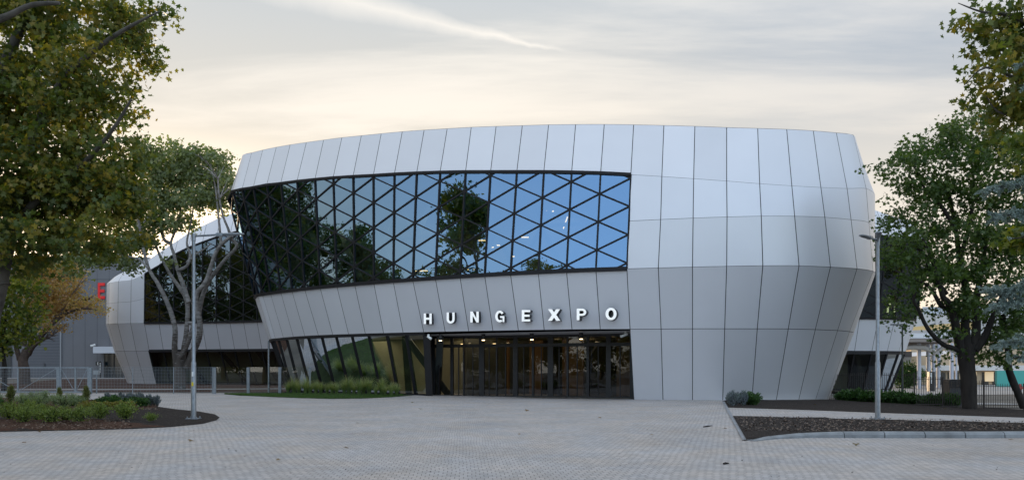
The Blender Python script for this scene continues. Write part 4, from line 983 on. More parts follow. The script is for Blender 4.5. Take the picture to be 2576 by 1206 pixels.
# ---------------------------------------------------------------- street lamps
YL = 26.5
def lamp(px, armlist, label, mast_top, col=M_galv):
    x = X(px, YL); t = thing('street_lamp', label, 'street lamp', (x, YL, 0), 'galvanised lamp posts on the plaza')
    zt2 = at(0, mast_top, YL).z
    mb = MB(); mb.tube([(x, YL, .0), (x, YL, 1.9), (x, YL, 1.95), (x, YL, zt2)], [.085, .082, .062, .055], 16); mb.build('pole', col, t, smooth=True)
    mb = MB(); mb.box(x - .20, x + .20, YL - .2, YL + .2, .035, .06); mb.build('base_plate', col, t)
    for sx in (-1, 1):
        for sy in (-1, 1): mb = MB(); mb.tube([(x + sx * .15, YL + sy * .15, .06), (x + sx * .15, YL + sy * .15, .12)], .022, 8); mb.build('bolt', col, t)
    mb = MB(); mb.tube([(x, YL, zt2 - .18), (x, YL, zt2 + .06)], .07, 16); mb.build('collar', col, t)
    for d in armlist:
        d = Vector(d); L_ = d.length; u = d.normalized(); a = Vector((x, YL, zt2 - .02)); b = a + u * (L_ * .62) + Vector((0, 0, .05))
        mb = MB(); mb.tube([a, b], .035, 10); ar = mb.build('arm', col, t, smooth=True)
        mb = MB(); mb.bar(b - u * .08, b + u * .14, .14, .10, (0, 0, 1)); mb.build('joint', col, ar)
        c = b + u * .12; e = c + u * .72 + Vector((0, 0, .03)); s = u.cross(Vector((0, 0, 1))).normalized()
        rows = []
        for f_, w_, h_ in ((0, .04, .045), (.15, .08, .055), (.55, .10, .05), (.9, .085, .035), (1, .05, .02)):
            q = c.lerp(e, f_); rows.append([q + s * w_ * math.cos(k_ * math.pi / 4) + Vector((0, 0, h_ * math.sin(k_ * math.pi / 4))) for k_ in range(8)])
        mb = MB(); mb.grid(rows, 0, True); mb.face(rows[0]); mb.face(rows[-1][::-1]); mb.build('lamp_head', M_galv, ar, smooth=True)
    return t
l1 = lamp(487, [(1.35, 0, 0)], 'tall galvanised lamp post with one side arm standing in the left soil bed', 592)
mb = MB(); x = X(487, YL); mb.box(x - .03, x + .03, YL - .095, YL - .085, 1.13, 1.26); mb.build('warning_sticker', mat('yellow_sticker', (.75, .6, .03), .5), l1)
mb = MB(); mb.box(x - .025, x + .025, YL - .09, YL - .083, 1.45, 1.6); mb.build('number_sticker', M_white, l1)
l2 = lamp(2208, [(-.50, -1.15, -.04), (-.72, -.72, -.05)], 'tall galvanised lamp post with two arms towards the viewer standing in the right soil bed', 603)
# far dark lamp
xf_, yf_ = X(2270, 52), 52.0
fl = thing('street_lamp', 'slim dark lamp post with short flat head behind the bar fence', 'street lamp', (xf_, yf_, 0))
mb = MB(); mb.tube([(xf_, yf_, -.2), (xf_, yf_, at(0, 818, yf_).z)], [.07, .045], 10); mb.build('pole', M_strut, fl, smooth=True)
z_ = at(0, 817, yf_).z; mb = MB(); mb.box(xf_ - .75, xf_ + .06, yf_ - .1, yf_ + .1, z_, z_ + .07); mb.build('lamp_head', M_strut, fl)

# ---------------------------------------------------------------- background right
def bbox(name, label, cat_, px0, px1, py0, py1, Y, dep, m, zbase=None):
    mb = MB(); z0 = at(0, py1, Y).z if zbase is None else zbase; mb.box(X(px0, Y), X(px1, Y), Y, Y + dep, z0, at(0, py0, Y).z)
    o = mb.build(name, m); return tag(o, label, cat_)
M_suntint = mat('sun_tinted_render', (.48, .37, .25), .85, noise=.06, nscale=.5); M_pale = mat('pale_panel', (.50, .50, .50), .6, noise=.05, nscale=.3); M_whiter = mat('white_fascia', (.60, .58, .56), .6)  # the shop wall's beige has the warm sunlight mixed into it
far = thing('tall_hall', 'tall pale grey hall standing farthest back behind the canopy', 'building', (X(2350, 170), 170, -.5))
mb = MB(); mb.box(X(2285, 170), X(2760, 170), 170, 200, -.6, at(0, 789, 170).z); mb.build('wall', M_pale, far)
mb = MB(); mb.box(X(2320, 172), X(2700, 172), 172, 198, at(0, 789, 170).z + .01, at(0, 771, 172).z); mb.build('rooftop_block', mat('roof_block', (.42, .46, .50), .5), far)
mb = MB()
for px in (2352, 2420, 2480, 2540): mb.box(X(px, 170) - .05, X(px, 170) + .05, 169.9, 169.98, 0, at(0, 789, 170).z)
mb.build('panel_joint', M_conc, far)
shop = thing('shop_building', 'low service building with warm sunlight put into its wall colour, white fascia and dark shopfronts', 'building', (X(2450, 125), 125, -.5))
zs = -.5; Ys = 125
mb = MB(); mb.box(X(2292, Ys), X(2760, Ys), Ys, Ys + 12, zs, at(0, 858, Ys).z); mb.build('wall', M_suntint, shop)
mb = MB(); mb.box(X(2292, Ys), X(2760, Ys), Ys - 1.2, Ys - .003, at(0, 931, Ys).z, at(0, 918, Ys).z); mb.build('fascia', M_whiter, shop)
for i, (a, b) in enumerate(((2345, 2352), (2366, 2378), (2384, 2392), (2400, 2412), (2470, 2486), (2496, 2515), (2560, 2600))):
    mb = MB(); mb.box(X(a, Ys), X(b, Ys), Ys - .12, Ys - .02, zs, at(0, 935, Ys).z); mb.build('shopfront', mat('shop_glass', (.02, .022, .025), .2) if i == 0 else bpy.data.materials['shop_glass'], shop)
mb = MB(); mb.box(X(2452, Ys), X(2454, Ys), Ys - .3, Ys - .2, zs, at(0, 934, Ys).z); mb.box(X(2475, Ys), X(2497, Ys), Ys - .3, Ys - .2, zs + .5, at(0, 934, Ys).z); mb.build('lit_doorway', mat('warm_lit', (.6, .5, .35), .5, emit=(1, .7, .35, .25)), shop)
g2_ = thing('grey_annex', 'light grey annex wall beside the sun tinted shop building', 'building', (X(2270, 120), 120, -.5))
mb = MB(); mb.box(X(2240, 120), X(2292, 120), 120, 130, -.5, at(0, 894, 120).z); mb.build('wall', M_pale, g2_)
# slanted roof face behind canopy, warm sunlight put into its yellow colour
mb = MB(); Y = 150; mb.face([at(2290, 830, Y), at(2460, 826, Y), at(2460, 806, Y), at(2290, 822, Y)]); mb.face([at(2290, 830, Y), at(2290, 822, Y), at(2290, 822, Y + 20), at(2290, 830, Y + 20)])
mb.face([at(2290, 822, Y), at(2460, 806, Y), at(2460, 806, Y + 15), at(2290, 822, Y + 15)])
tag(mb.build('pitched_roof_hall', mat('sun_tinted_cladding', (.62, .47, .22), .6)), 'gable with warm sunlight put into its yellow colour and a sloping roofline above the canopy', 'building')
# canopy
Yc = 95
can = thing('entrance_canopy', 'white vaulted canopy on round columns with a lattice arch beside the right wing', 'canopy', (X(2330, Yc), Yc, -.5))
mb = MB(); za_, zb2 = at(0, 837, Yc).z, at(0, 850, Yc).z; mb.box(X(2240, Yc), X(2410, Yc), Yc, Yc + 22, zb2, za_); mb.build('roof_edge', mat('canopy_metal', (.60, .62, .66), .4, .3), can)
mb = MB(); rows = []
for k in range(9): y = Yc + .3 + k * 2.6; rows.append([Vector((X(2236, Yc), y, zb2 - .05)), Vector((X(2412, Yc), y, zb2 - .05))])
mb.grid(rows)
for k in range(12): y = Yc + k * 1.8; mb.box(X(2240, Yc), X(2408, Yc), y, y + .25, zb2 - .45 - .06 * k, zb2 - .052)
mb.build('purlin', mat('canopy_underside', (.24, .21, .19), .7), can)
mb = MB(); pts = [at(x_, y_, Yc + 1) for x_, y_ in ((2240, 882), (2268, 876), (2298, 872), (2325, 874), (2345, 882), (2352, 890))]; mb.tube(pts, .28, 8); pts = [at(x_, y_, Yc + 1) for x_, y_ in ((2352, 890), (2372, 872), (2395, 880), (2420, 893))]; mb.tube(pts, .22, 8); mb.build('arch_beam', mat('arch_steel', (.35, .33, .30), .6), can)
for px in (2312, 2335, 2348, 2361, 2394, 2405):
    Yp = Yc + (px - 2312) * .12 + 2; mb = MB(); mb.tube([(X(px, Yp), Yp, -.6), (X(px, Yp), Yp, at(0, 862, Yp).z)], .24 if px != 2405 else .14, 12); mb.build('column', mat('column_paint', (.42, .45, .52), .5) if px == 2312 else bpy.data.materials['column_paint'], can, smooth=True)
mb = MB(); mb.box(X(2262, 92), X(2294, 92), 92, 92.4, at(0, 897, 92).z, at(0, 883, 92).z); mb.build('dark_board', mat('dark_board', (.05, .04, .035), .6), can)
mb = MB(); rows = []
for k in range(9):
    a = k / 8; rows.append([Vector((X(2345, 110) + a * 6, 108, at(0, 893 - 14 * math.sin(a * math.pi * .6), 110).z)), Vector((X(2345, 110) + a * 6, 124, at(0, 893 - 14 * math.sin(a * math.pi * .6), 110).z))])
mb.grid(rows); mb.build('tensile_roof', mat('membrane', (.55, .58, .62), .5), can)
# turquoise wall, totem, bins, hydrant
mb = MB(); Y = 108; mb.box(X(2508, Y), X(2700, Y), Y, Y + .4, -.5, at(0, 931, Y).z); mb_o = mb.build('site_hoarding', mat('turquoise_panel', (.06, .34, .30), .6)); tag(mb_o, 'turquoise green hoarding wall at the right edge behind the fence', 'wall')
tm = thing('totem_sign', 'black pylon sign with white vertical lettering beyond the bar fence', 'sign', (X(2345, 85), 85, -.5))
mb = MB(); mb.box(X(2338, 85), X(2352, 85), 85, 85.5, -.6, at(0, 934, 85).z); mb.build('pylon', M_black, tm)
mb = MB()
for k in range(8): z = at(0, 937 + k * 3.4, 85).z; mb.box(X(2340.3, 85), X(2340.3, 85) + .14, 84.94, 84.995, z - .10, z)
mb.build('lettering', M_white, tm)
wb = thing('slatted_unit', 'black slatted metal unit standing behind the fence left of the maple trunk', 'cabinet', (X(2402, 46), 46, -.5))
mb = MB(); y = 46; mb.box(X(2390, y), X(2421, y), y, y + .9, -.6, at(0, 975, y).z); mb.build('base', mat('navy_metal', (.008, .012, .02), .4), wb)
mb = MB()
for k in range(6): z = at(0, 973 - k * 3.6, y).z; mb.box(X(2390, y), X(2421, y), y, y + .9, z, z + .045)
for px in (2390.5, 2405, 2420.5): mb.box(X(px, y) - .03, X(px, y) + .03, y, y + .9, at(0, 975, y).z, at(0, 955, y).z)
mb.build('slatted_top', bpy.data.materials['navy_metal'], wb)
hy = thing('fire_hydrant', 'red and white fire hydrant beside the leaning trunk at the right edge', 'hydrant', (X(2565, 60), 60, -.5)); y = 60; x = X(2566, y)
M_hr = mat('hydrant_red', (.35, .03, .02), .4)
mb = MB(); mb.tube([(x, y, -.55), (x, y, .05)], .14, 12); mb.build('barrel', M_hr, hy, smooth=True)
mb = MB(); mb.tube([(x, y, .05), (x, y, .2)], .15, 12); mb.build('white_band', M_white, hy, smooth=True)
mb = MB(); mb.tube([(x, y, .2), (x, y, .5), (x, y, .62), (x, y, .66)], [.14, .15, .10, .03], 12); mb.tube([(x - .24, y, .36), (x + .24, y, .36)], .07, 8); mb.build('bonnet', M_hr, hy, smooth=True)

# ---------------------------------------------------------------- trees
def crown(blobs, per, tr, dens, size, shape, m, parent, name='crown', flat=.4, gap=None, nf=0, thr=-.1):
    P_, Q_ = clump_points(blobs, per, tr, dens, nf, thr)
    if gap is not None:
        k = gap(P_); P_, Q_ = P_[k], Q_[k]
    return leaves(name, P_, size, shape, m, parent, flat=flat, rnd=Q_)
# large plane tree on the left
YP = 24.5
pt = thing('plane_tree', 'huge plane tree with broad yellowing leaves filling the left side of the picture', 'tree', (X(-30, YP), YP, 0))
mb = MB()
limb(mb, [(-110, 1075), (-80, 980), (-45, 870), (-18, 760), (0, 690), (20, 600), (60, 480)], YP, .40, .22, 12)
limb(mb, [(4, 720), (-40, 600), (-60, 450), (-20, 250), (60, 60), (150, -60)], YP, .26, .12)
limb(mb, [(40, 570), (120, 470), (200, 420), (280, 330), (330, 250)], YP, .15, .03, 7, dy=-2)
limb(mb, [(60, 480), (90, 330), (160, 200), (260, 110), (340, 60), (400, 30)], YP, .18, .02, 7, dy=-2)
limb(mb, [(30, 600), (110, 590), (200, 560), (300, 560)], YP, .10, .02, 6, dy=1)
limb(mb, [(-40, 60), (20, 40), (80, 12), (150, 8)], YP - 3, .12, .05, 7)
for k in range(0):
    x0, y0 = random.uniform(20, 280), random.uniform(20, 560); a = random.uniform(-1.2, .9)
    limb(mb, [(x0, y0), (x0 + 40, y0 + 25 * a), (x0 + 75, y0 + 60 * a)], YP + random.uniform(-3, 3), .03, .008, 5, 3)
mb.build('trunk', M_barkp, pt, smooth=True)
bl = [(40, 60, 120, 110), (170, 70, 120, 100), (285, 35, 95, 55), (340, 95, 45, 50), (300, 150, 60, 45), (50, 250, 120, 120), (180, 230, 110, 100), (275, 260, 60, 60), (60, 420, 120, 90), (190, 380, 110, 80), (290, 370, 50, 50), (65, 545, 85, 65), (170, 500, 100, 70), (270, 470, 65, 60), (290, 570, 50, 45), (60, 620, 70, 40), (150, 590, 80, 45), (230, 610, 70, 35),
      (395, 15, 34, 18), (365, 60, 25, 15), (360, 150, 22, 20), (325, 215, 32, 16), (330, 300, 28, 22), (-60, 300, 100, 300), (330, 520, 25, 30), (20, 665, 60, 25), (100, 655, 50, 22), (250, 500, 90, 60), (200, 440, 90, 60), (300, 480, 40, 70), (20, 500, 60, 80)]
crown(pxblobs(bl, YP, 2.0, .60), 19, .19, .62, .185, STAR, L_plane, pt, flat=.2, nf=.8, thr=-.19)
# overhanging plane branch at the top right
YQ = 21.0
pr = thing('plane_tree', 'plane tree reaching in from the right edge with yellowish leaves against the sky', 'tree', (X(2790, YQ), YQ, 0))
mb = MB(); limb(mb, [(2790, 1090), (2780, 700), (2740, 300), (2700, 0), (2680, -200)], YQ, .35, .15, 12)
limb(mb, [(2740, 300), (2640, 240), (2560, 200), (2480, 170), (2425, 215)], YQ, .10, .01, 6); limb(mb, [(2720, 150), (2620, 80), (2540, 40), (2470, 30), (2410, 8)], YQ, .10, .01, 6)
limb(mb, [(2760, 420), (2660, 330), (2580, 300), (2510, 280), (2480, 240)], YQ, .08, .01, 6); limb(mb, [(2740, 560), (2640, 560), (2560, 590)], YQ - 2, .05, .01, 6)
mb.build('trunk', M_barkp, pr, smooth=True)
bl = [(2520, 45, 55, 50), (2570, 90, 60, 80), (2490, 110, 40, 30), (2540, 190, 50, 45), (2475, 165, 28, 24), (2450, 30, 30, 18), (2420, 5, 22, 7), (2434, 210, 20, 10), (2462, 232, 24, 14), (2500, 235, 38, 22), (2520, 290, 40, 30), (2570, 270, 50, 60), (2545, 330, 30, 25), (2640, 150, 80, 150), (2590, 400, 25, 40)]
crown(pxblobs(bl, YQ, 1.2, .62), 9, .14, .62, .19, STAR, L_plane, pr, flat=.1)
crown(pxblobs([(2568, 362, 15, 24)], 15.5, .5, 1.6), 8, .09, .6, .17, STAR, L_yellow, pr, name='yellow_twig', flat=.1)
crown(pxblobs([(2578, 605, 32, 26), (2560, 603, 24, 14)], 15.5, .5, 1.3), 8, .09, .6, .17, STAR, L_yellow, pr, name='yellow_twig', flat=.1)
# poplar with white limbs
YO = 69.0
po = thing('poplar_tree', 'old white barked poplar with several forking trunks in front of the left drum', 'tree', (X(455, YO), YO, 0))
mb = MB()
limb(mb, [(452, 983), (453, 950), (452, 915), (456, 885)], YO, .52, .42, 14)
limb(mb, [(444, 925), (439, 874), (440, 823), (424, 769), (400, 718), (374, 675), (361, 625), (352, 575), (345, 520)], YO, .28, .08, 10, dy=-3)
limb(mb, [(374, 675), (350, 652), (325, 645), (300, 640), (270, 640)], YO - 2.4, .11, .04, 7)
limb(mb, [(460, 920), (462, 880), (469, 831), (471, 761), (451, 722), (428, 690), (412, 659), (397, 630), (385, 580), (380, 520), (395, 440)], YO, .26, .05, 10, dy=2)
limb(mb, [(475, 760), (460, 714), (447, 679), (438, 640), (430, 610), (445, 570), (455, 520), (462, 440)], YO, .22, .06, 8, dy=1)
limb(mb, [(430, 612), (412, 600), (405, 560), (415, 520), (425, 470)], YO + 1, .18, .06, 8)
limb(mb, [(470, 925), (487, 880), (500, 850), (502, 808), (495, 776), (495, 737), (518, 708), (533, 663), (549, 624), (583, 592)], YO, .32, .14, 10, dy=-2)
limb(mb, [(498, 800), (508, 750), (526, 706), (562, 657), (595, 620), (582, 600), (574, 575), (561, 542), (552, 500), (548, 450)], YO, .22, .06, 9, dy=-3)
limb(mb, [(556, 612), (554, 590), (551, 557), (547, 520), (540, 460), (530, 420)], YO - 1.6, .14, .05, 8)
limb(mb, [(452, 900), (470, 870), (478, 845), (485, 815), (474, 812)], YO - .6, .2, .15, 9)
limb(mb, [(470, 660), (490, 640), (515, 625), (530, 612)], YO, .12, .05, 6)
limb(mb, [(447, 679), (470, 668), (478, 640), (470, 610), (480, 560), (490, 500)], YO, .16, .05, 7)
for (x0, y0, dd) in ((352, 575, -3), (345, 520, -3), (380, 520, 2), (395, 440, 2), (445, 570, 1), (462, 440, 1), (425, 470, 1), (405, 560, 1), (490, 500, 0), (552, 500, -3), (548, 450, -3), (530, 420, -1), (540, 460, -1), (455, 520, 1), (385, 580, 2)):
    for q_ in range(4):
        a = random.uniform(-1.3, 1.3); l_ = random.uniform(25, 60)
        limb(mb, [(x0, y0), (x0 + l_ * .4 * a, y0 - l_ * .45), (x0 + l_ * .8 * a, y0 - l_ * (1 - .3 * abs(a)))], YO + dd, .07, .015, 5, 3, dy=random.uniform(-2, 2))
for k in range(0):
    x0, y0 = random.uniform(350, 560), random.uniform(400, 560); a = random.uniform(-.8, .8)
    limb(mb, [(x0, y0 + 20), (x0 + 14 * a, y0 - 5), (x0 + 30 * a, y0 - 30)], YO + random.uniform(-3, 3), .08, .02, 5, 3)
mb.build('trunk', M_barkw, po, smooth=True)
bl = [(380, 395, 45, 32), (430, 380, 45, 24), (465, 395, 32, 25), (520, 395, 30, 22), (556, 410, 24, 24), (400, 440, 60, 38), (460, 445, 50, 40), (520, 450, 45, 38), (560, 455, 22, 38), (370, 490, 50, 36), (430, 505, 50, 38), (500, 505, 48, 34), (550, 505, 28, 32), (340, 460, 35, 50), (345, 545, 40, 34), (400, 555, 45, 30), (455, 560, 30, 24), (310, 610, 40, 30), (355, 610, 26, 24), (285, 650, 30, 22), (320, 660, 18, 22), (240, 655, 26, 16), (210, 690, 22, 18), (425, 655, 12, 10), (190, 640, 40, 30), (580, 470, 12, 30), (330, 600, 40, 30), (270, 610, 30, 22)]
crown(pxblobs(bl, YO, 2.6, 1.6), 26, .38, .62, .30, QUAD, L_poplar, po, flat=.3, nf=.38, thr=-.12)
# autumn tree
YA = 86.0
au = thing('autumn_tree', 'half bare spreading tree with brown orange leaves in front of the grey hall', 'tree', (X(60, YA), YA, .1))
mb = MB(); AB = [(62, 966), (61, 930), (58, 905), (68, 880)]
limb(mb, AB, YA, .62, .42, 12)
lims = [[(50, 905), (40, 860), (50, 800), (45, 740), (60, 700)], [(62, 900), (80, 850), (85, 800), (100, 740), (105, 690), (120, 660)], [(66, 895), (90, 860), (110, 830), (150, 790), (180, 740), (205, 710)], [(72, 890), (85, 870), (108, 855), (125, 848)], [(95, 855), (130, 815), (170, 785), (215, 775), (245, 780)], [(100, 790), (130, 750), (150, 700), (160, 670)], [(140, 795), (190, 760), (225, 750), (240, 740)], [(60, 870), (70, 800), (68, 740), (80, 690)]]
for l in lims: limb(mb, l, YA, .30, .05, 7, 4, dy=random.uniform(-3, 3))
for k in range(120):
    l = random.choice(lims); p = random.choice(l[2:]); a = random.uniform(-1.4, 1.2); s_ = random.uniform(15, 45)
    if p[0] + s_ > 236: continue
    limb(mb, [p, (p[0] + s_ * .5, p[1] - s_ * .4 * (1 - a * .6)), (p[0] + s_ * 1.0, p[1] - s_ * .7 * (1 - a))], YA + random.uniform(-3, 3), .05, .015, 5, 3)
mb.build('trunk', M_barkau, au, smooth=True)
bl = [(110, 690, 50, 32), (160, 685, 40, 35), (90, 740, 40, 35), (140, 735, 50, 36), (190, 722, 24, 26), (175, 770, 50, 28), (225, 765, 30, 18), (120, 780, 45, 26), (130, 820, 28, 14), (235, 780, 20, 10), (60, 700, 40, 30), (160, 660, 30, 18)]
crown(pxblobs(bl, YA, 3.0, 4.0), 14, .35, .46, .24, QUAD, L_autumn, au, flat=.1)
# green tree left below
YG = 62.0
gt = thing('young_tree', 'small bushy green tree with yellow leaf tips at the far left behind the gate', 'tree', (X(12, YG), YG, 0))
mb = MB(); limb(mb, [(10, 985), (12, 930), (8, 880), (14, 800), (30, 760)], YG, .22, .08, 9); limb(mb, [(12, 870), (40, 830), (70, 800)], YG, .1, .03, 6); mb.build('trunk', M_bark, gt, smooth=True)
crown(pxblobs([(30, 730, 55, 35), (70, 715, 30, 25), (20, 790, 50, 35), (65, 770, 32, 32), (30, 840, 50, 32), (80, 810, 20, 24), (10, 880, 30, 20), (-60, 800, 60, 100), (65, 850, 20, 20)], YG, 2.5, 1.3), 14, .35, .55, .30, STAR, L_yellow, gt, flat=.3)
# right maple
YM = 37.5
ma = thing('maple_tree', 'dense dark maple with massive forked trunk on the right behind the path', 'tree', (X(2437, YM), YM, gz(21, 37)))
mb = MB()
limb(mb, [(2440, 1034), (2438, 1005), (2436, 950), (2430, 900), (2430, 865)], YM, .31, .36, 14, 5)
limb(mb, [(2424, 905), (2412, 860), (2400, 800), (2385, 760), (2372, 745), (2360, 700), (2345, 650), (2320, 600)], YM, .24, .06, 9, dy=-1)
limb(mb, [(2432, 880), (2428, 820), (2430, 740), (2415, 660), (2405, 580), (2390, 500), (2380, 430)], YM, .24, .05, 9, dy=1)
limb(mb, [(2440, 890), (2456, 830), (2455, 760), (2470, 680), (2480, 600), (2490, 500)], YM, .24, .06, 9, dy=1)
limb(mb, [(2450, 880), (2475, 850), (2500, 790), (2530, 720), (2550, 640)], YM, .24, .05, 8)
limb(mb, [(2422, 885), (2400, 876), (2372, 865), (2345, 840), (2325, 810), (2310, 775), (2298, 755), (2303, 735)], YM, .14, .06, 9, dy=-1)
limb(mb, [(2400, 780), (2370, 770), (2345, 730), (2330, 715), (2300, 700)], YM, .14, .04, 7, dy=-1)
limb(mb, [(2380, 740), (2345, 690), (2325, 640), (2290, 610), (2265, 580)], YM, .14, .03, 7)
limb(mb, [(2405, 580), (2370, 520), (2330, 480), (2300, 420), (2270, 400)], YM, .12, .02, 6); limb(mb, [(2415, 650), (2440, 560), (2450, 460), (2440, 380)], YM, .12, .03, 6)
for k in range(0):
    x0, y0 = random.uniform(2260, 2520), random.uniform(360, 760); a = random.uniform(-1, .6)
    limb(mb, [(x0, y0), (x0 + 25 * a, y0 - 20), (x0 + 50 * a, y0 - 45)], YM + random.uniform(-2, 2), .035, .01, 5, 3)
mb.build('trunk', M_bark, ma, smooth=True)
bl = [(2440, 315, 55, 26), (2380, 350, 55, 32), (2320, 385, 45, 32), (2265, 385, 26, 10), (2225, 392, 26, 9), (2250, 410, 36, 12), (2290, 430, 50, 32), (2235, 425, 18, 10), (2400, 410, 70, 45), (2480, 370, 60, 45), (2540, 420, 60, 60), (2330, 480, 55, 32), (2420, 490, 75, 50), (2510, 510, 60, 55), (2270, 480, 26, 18), (2290, 545, 55, 30), (2240, 560, 22, 16), (2360, 570, 60, 35), (2440, 590, 70, 50), (2530, 620, 60, 70), (2265, 605, 42, 26), (2330, 640, 50, 30), (2270, 650, 36, 22), (2400, 680, 70, 50), (2480, 700, 60, 50), (2300, 700, 36, 26), (2290, 745, 26, 20), (2272, 790, 24, 22), (2280, 815, 14, 14), (2350, 690, 40, 30), (2420, 770, 50, 35), (2480, 790, 50, 45), (2540, 760, 50, 70), (2530, 850, 45, 40), (2380, 835, 30, 14), (2500, 900, 40, 18), (2240, 640, 22, 14), (2360, 780, 20, 22), (2620, 600, 60, 250), (2395, 895, 18, 22)]
crown(pxblobs(bl, YM, 2.4, 1.4), 17, .22, .60, .185, STAR, L_maple, ma, flat=.35, nf=.65, thr=-.22)
# leaning tree at the right edge
YR2 = 38.5
lt = thing('leaning_tree', 'thin dark leaning trunk at the right edge behind the bar fence', 'tree', (X(2572, YR2), YR2, -.35))
mb = MB(); limb(mb, [(2576, 1024), (2562, 990), (2545, 950), (2535, 915), (2538, 890), (2530, 850), (2520, 790)], YR2, .19, .14, 9); mb.build('trunk', M_bark, lt, smooth=True)
crown(pxblobs([(2520, 830, 40, 25), (2560, 800, 40, 30)], YR2, 2, 1), 12, .22, .5, .19, STAR, L_maple, lt)
# blue spruce boughs on the right
YS = 15.0
sp = thing('blue_spruce', 'blue spruce reaching in from the right edge with silvery drooping boughs', 'tree', (X(2830, YS), YS, 0))
mb = MB(); limb(mb, [(2830, 1150), (2828, 600), (2820, 100), (2815, -250)], YS, .22, .08, 10)
npos = []; nax = []
def bough(p0, p1, sag, wid, n):
    a = at(*p0, YS); b = at(*p1, YS - .5); limb_pts = []
    for k in range(9):
        t = k / 8; q = a.lerp(b, t); q.z -= sag * math.sin(t * math.pi) ; limb_pts.append(q)
    mb.tube(limb_pts, [.03 * (1 - k / 9) + .006 for k in range(9)], 6)
    for i in range(n):
        t = random.random() ** .7; k = min(7, int(t * 8)); base = limb_pts[k].lerp(limb_pts[k + 1], t * 8 - k); d = (b - a).normalized()
        side = Vector((random.uniform(-.2, .6) * d.x, random.uniform(-1, 1), random.uniform(-.75, .45))).normalized(); tw = (side + d * .5).normalized(); L_ = wid * random.uniform(.4, 1) * (1.15 - t * .6)
        mb.tube([base, base + tw * L_], [.006, .003], 4, cap=False)
        m_ = int(L_ * 460)
        for j in range(m_):
            s_ = base + tw * L_ * (j + .5) / m_; nd = Vector((random.gauss(0, 1), random.gauss(0, 1), random.gauss(0, 1) + .3)).normalized(); nd = (nd + tw * .7).normalized()
            npos.append(s_ + nd * .016); nax.append(nd)
bough((2830, 440), (2478, 478), -.1, .42, 110); bough((2830, 500), (2505, 545), .0, .40, 90); bough((2830, 700), (2482, 735), -.05, .42, 110); bough((2830, 700), (2495, 770), .05, .40, 90)
bough((2830, 820), (2512, 865), 0, .38, 90); bough((2830, 880), (2530, 900), 0, .3, 30); bough((2830, 130), (2548, 165), 0, .3, 24); bough((2830, 190), (2562, 215), 0, .26, 20); bough((2830, 560), (2545, 600), 0, .3, 24)
mb.build('trunk', M_bark, sp, smooth=True)
leaves('needles', np.array([tuple(p) for p in npos]), .060, np.array([(-.13, -.5), (.13, -.5), (.05, .5), (-.05, .5)]), L_spruce, sp, axis=np.array([tuple(p) for p in nax]))
# conifer sprigs low behind maple
# trees behind the viewer: they stand in the street opposite and show in the glazing
def bigtree(x, y, h, r, label, lm=L_plane, sz=.38, dens=1.0):
    t = thing('street_tree', label, 'tree', (x, y, 0)); mb = MB()
    mb.tube([(x, y, -.1), (x + .1, y, h * .2), (x, y + .2, h * .45), (x + .2, y, h * .8)], [.5, .4, .28, .08], 10, 0, True, .05)
    B = []
    for k in range(26):
        a = random.uniform(0, 6.28); zz = random.uniform(.12 if y < -35 else .28, .98); rr = r * math.sin(min(1, (1.08 - zz) * 1.5) * math.pi / 2) * random.uniform(.2, .85)
        c = Vector((x + rr * math.cos(a), y + rr * math.sin(a), h * zz)); mb.tube([(x, y, h * max(.2, zz - .2)), tuple(c)], [.12, .03], 6); B.append((c, r * .34, r * .34, r * .28, 34 * dens))
    mb.build('trunk', M_barkp, t, smooth=True); crown(B, 12, .4, 1.0, sz, STAR, lm, t); return t
TL = [(-3, -19, 15, 4.2, 'tall plane tree across the street nearest the entrance axis'), (9.5, -17, 11.5, 3.6, 'lower broad tree across the street right of the tall one'), (-27, -12, 20, 6.5, 'wide plane tree across the street on the left'),
 (-35, -4, 13.5, 6, 'very wide plane tree left of the viewer'), (-44, 10, 13.5, 6, 'large plane tree at the far left of the plaza'), (-26, 29.5, 19, 6.3, 'plane tree just left of the left soil bed outside the view'), (-12, -26, 9, 4.5, 'short tree between two tall ones across the street'),
 (26, -24, 10, 4.5, 'small round tree across the street on the far right'), (-50, 26, 13, 6, 'plane tree left of the gate outside the view'), (-47, 40, 14.5, 6.5, 'tall plane tree left of the mesh gate'), (-56, 54, 20, 8, 'plane tree by the left end of the soil strip'),
 (-62, 70, 24, 8, 'tallest plane tree near the grey hall'), (-74, 84, 24, 9, 'plane tree farthest along the left boundary'), (-60, 36, 15, 7, 'huge tree behind the left boundary row'), (-66, 48, 22, 8, 'dense tree behind the left boundary row'), (-70, 62, 24, 8, 'dense tree in the second row near the grey hall'),
 (-20, -32, 9, 5, 'low tree in the back row on the left'), (4, -31, 9, 5, 'low tree in the back row at the centre'), (16, -29, 9, 5, 'low tree in the back row right of the centre'), (36, -26, 9, 5, 'low tree at the right end of the back row'), (66, 50, 13, 6, 'broad tree right of the bar fence outside the view')]
ROW = 'first second third fourth fifth sixth seventh eighth ninth tenth eleventh twelfth thirteenth fourteenth'.split()
for k in range(14): TL.append((-75 + k * 10.5 + random.uniform(-2, 2), -44 + random.uniform(-3, 3), 14 + random.uniform(-2, 2), 6.8, '%s tree from the left in the far row behind the viewer' % ROW[k]))
for x, y, h, r, lab in TL: bigtree(x, y, h, r, lab, dens=1.5 if x < -40 else 1.1)

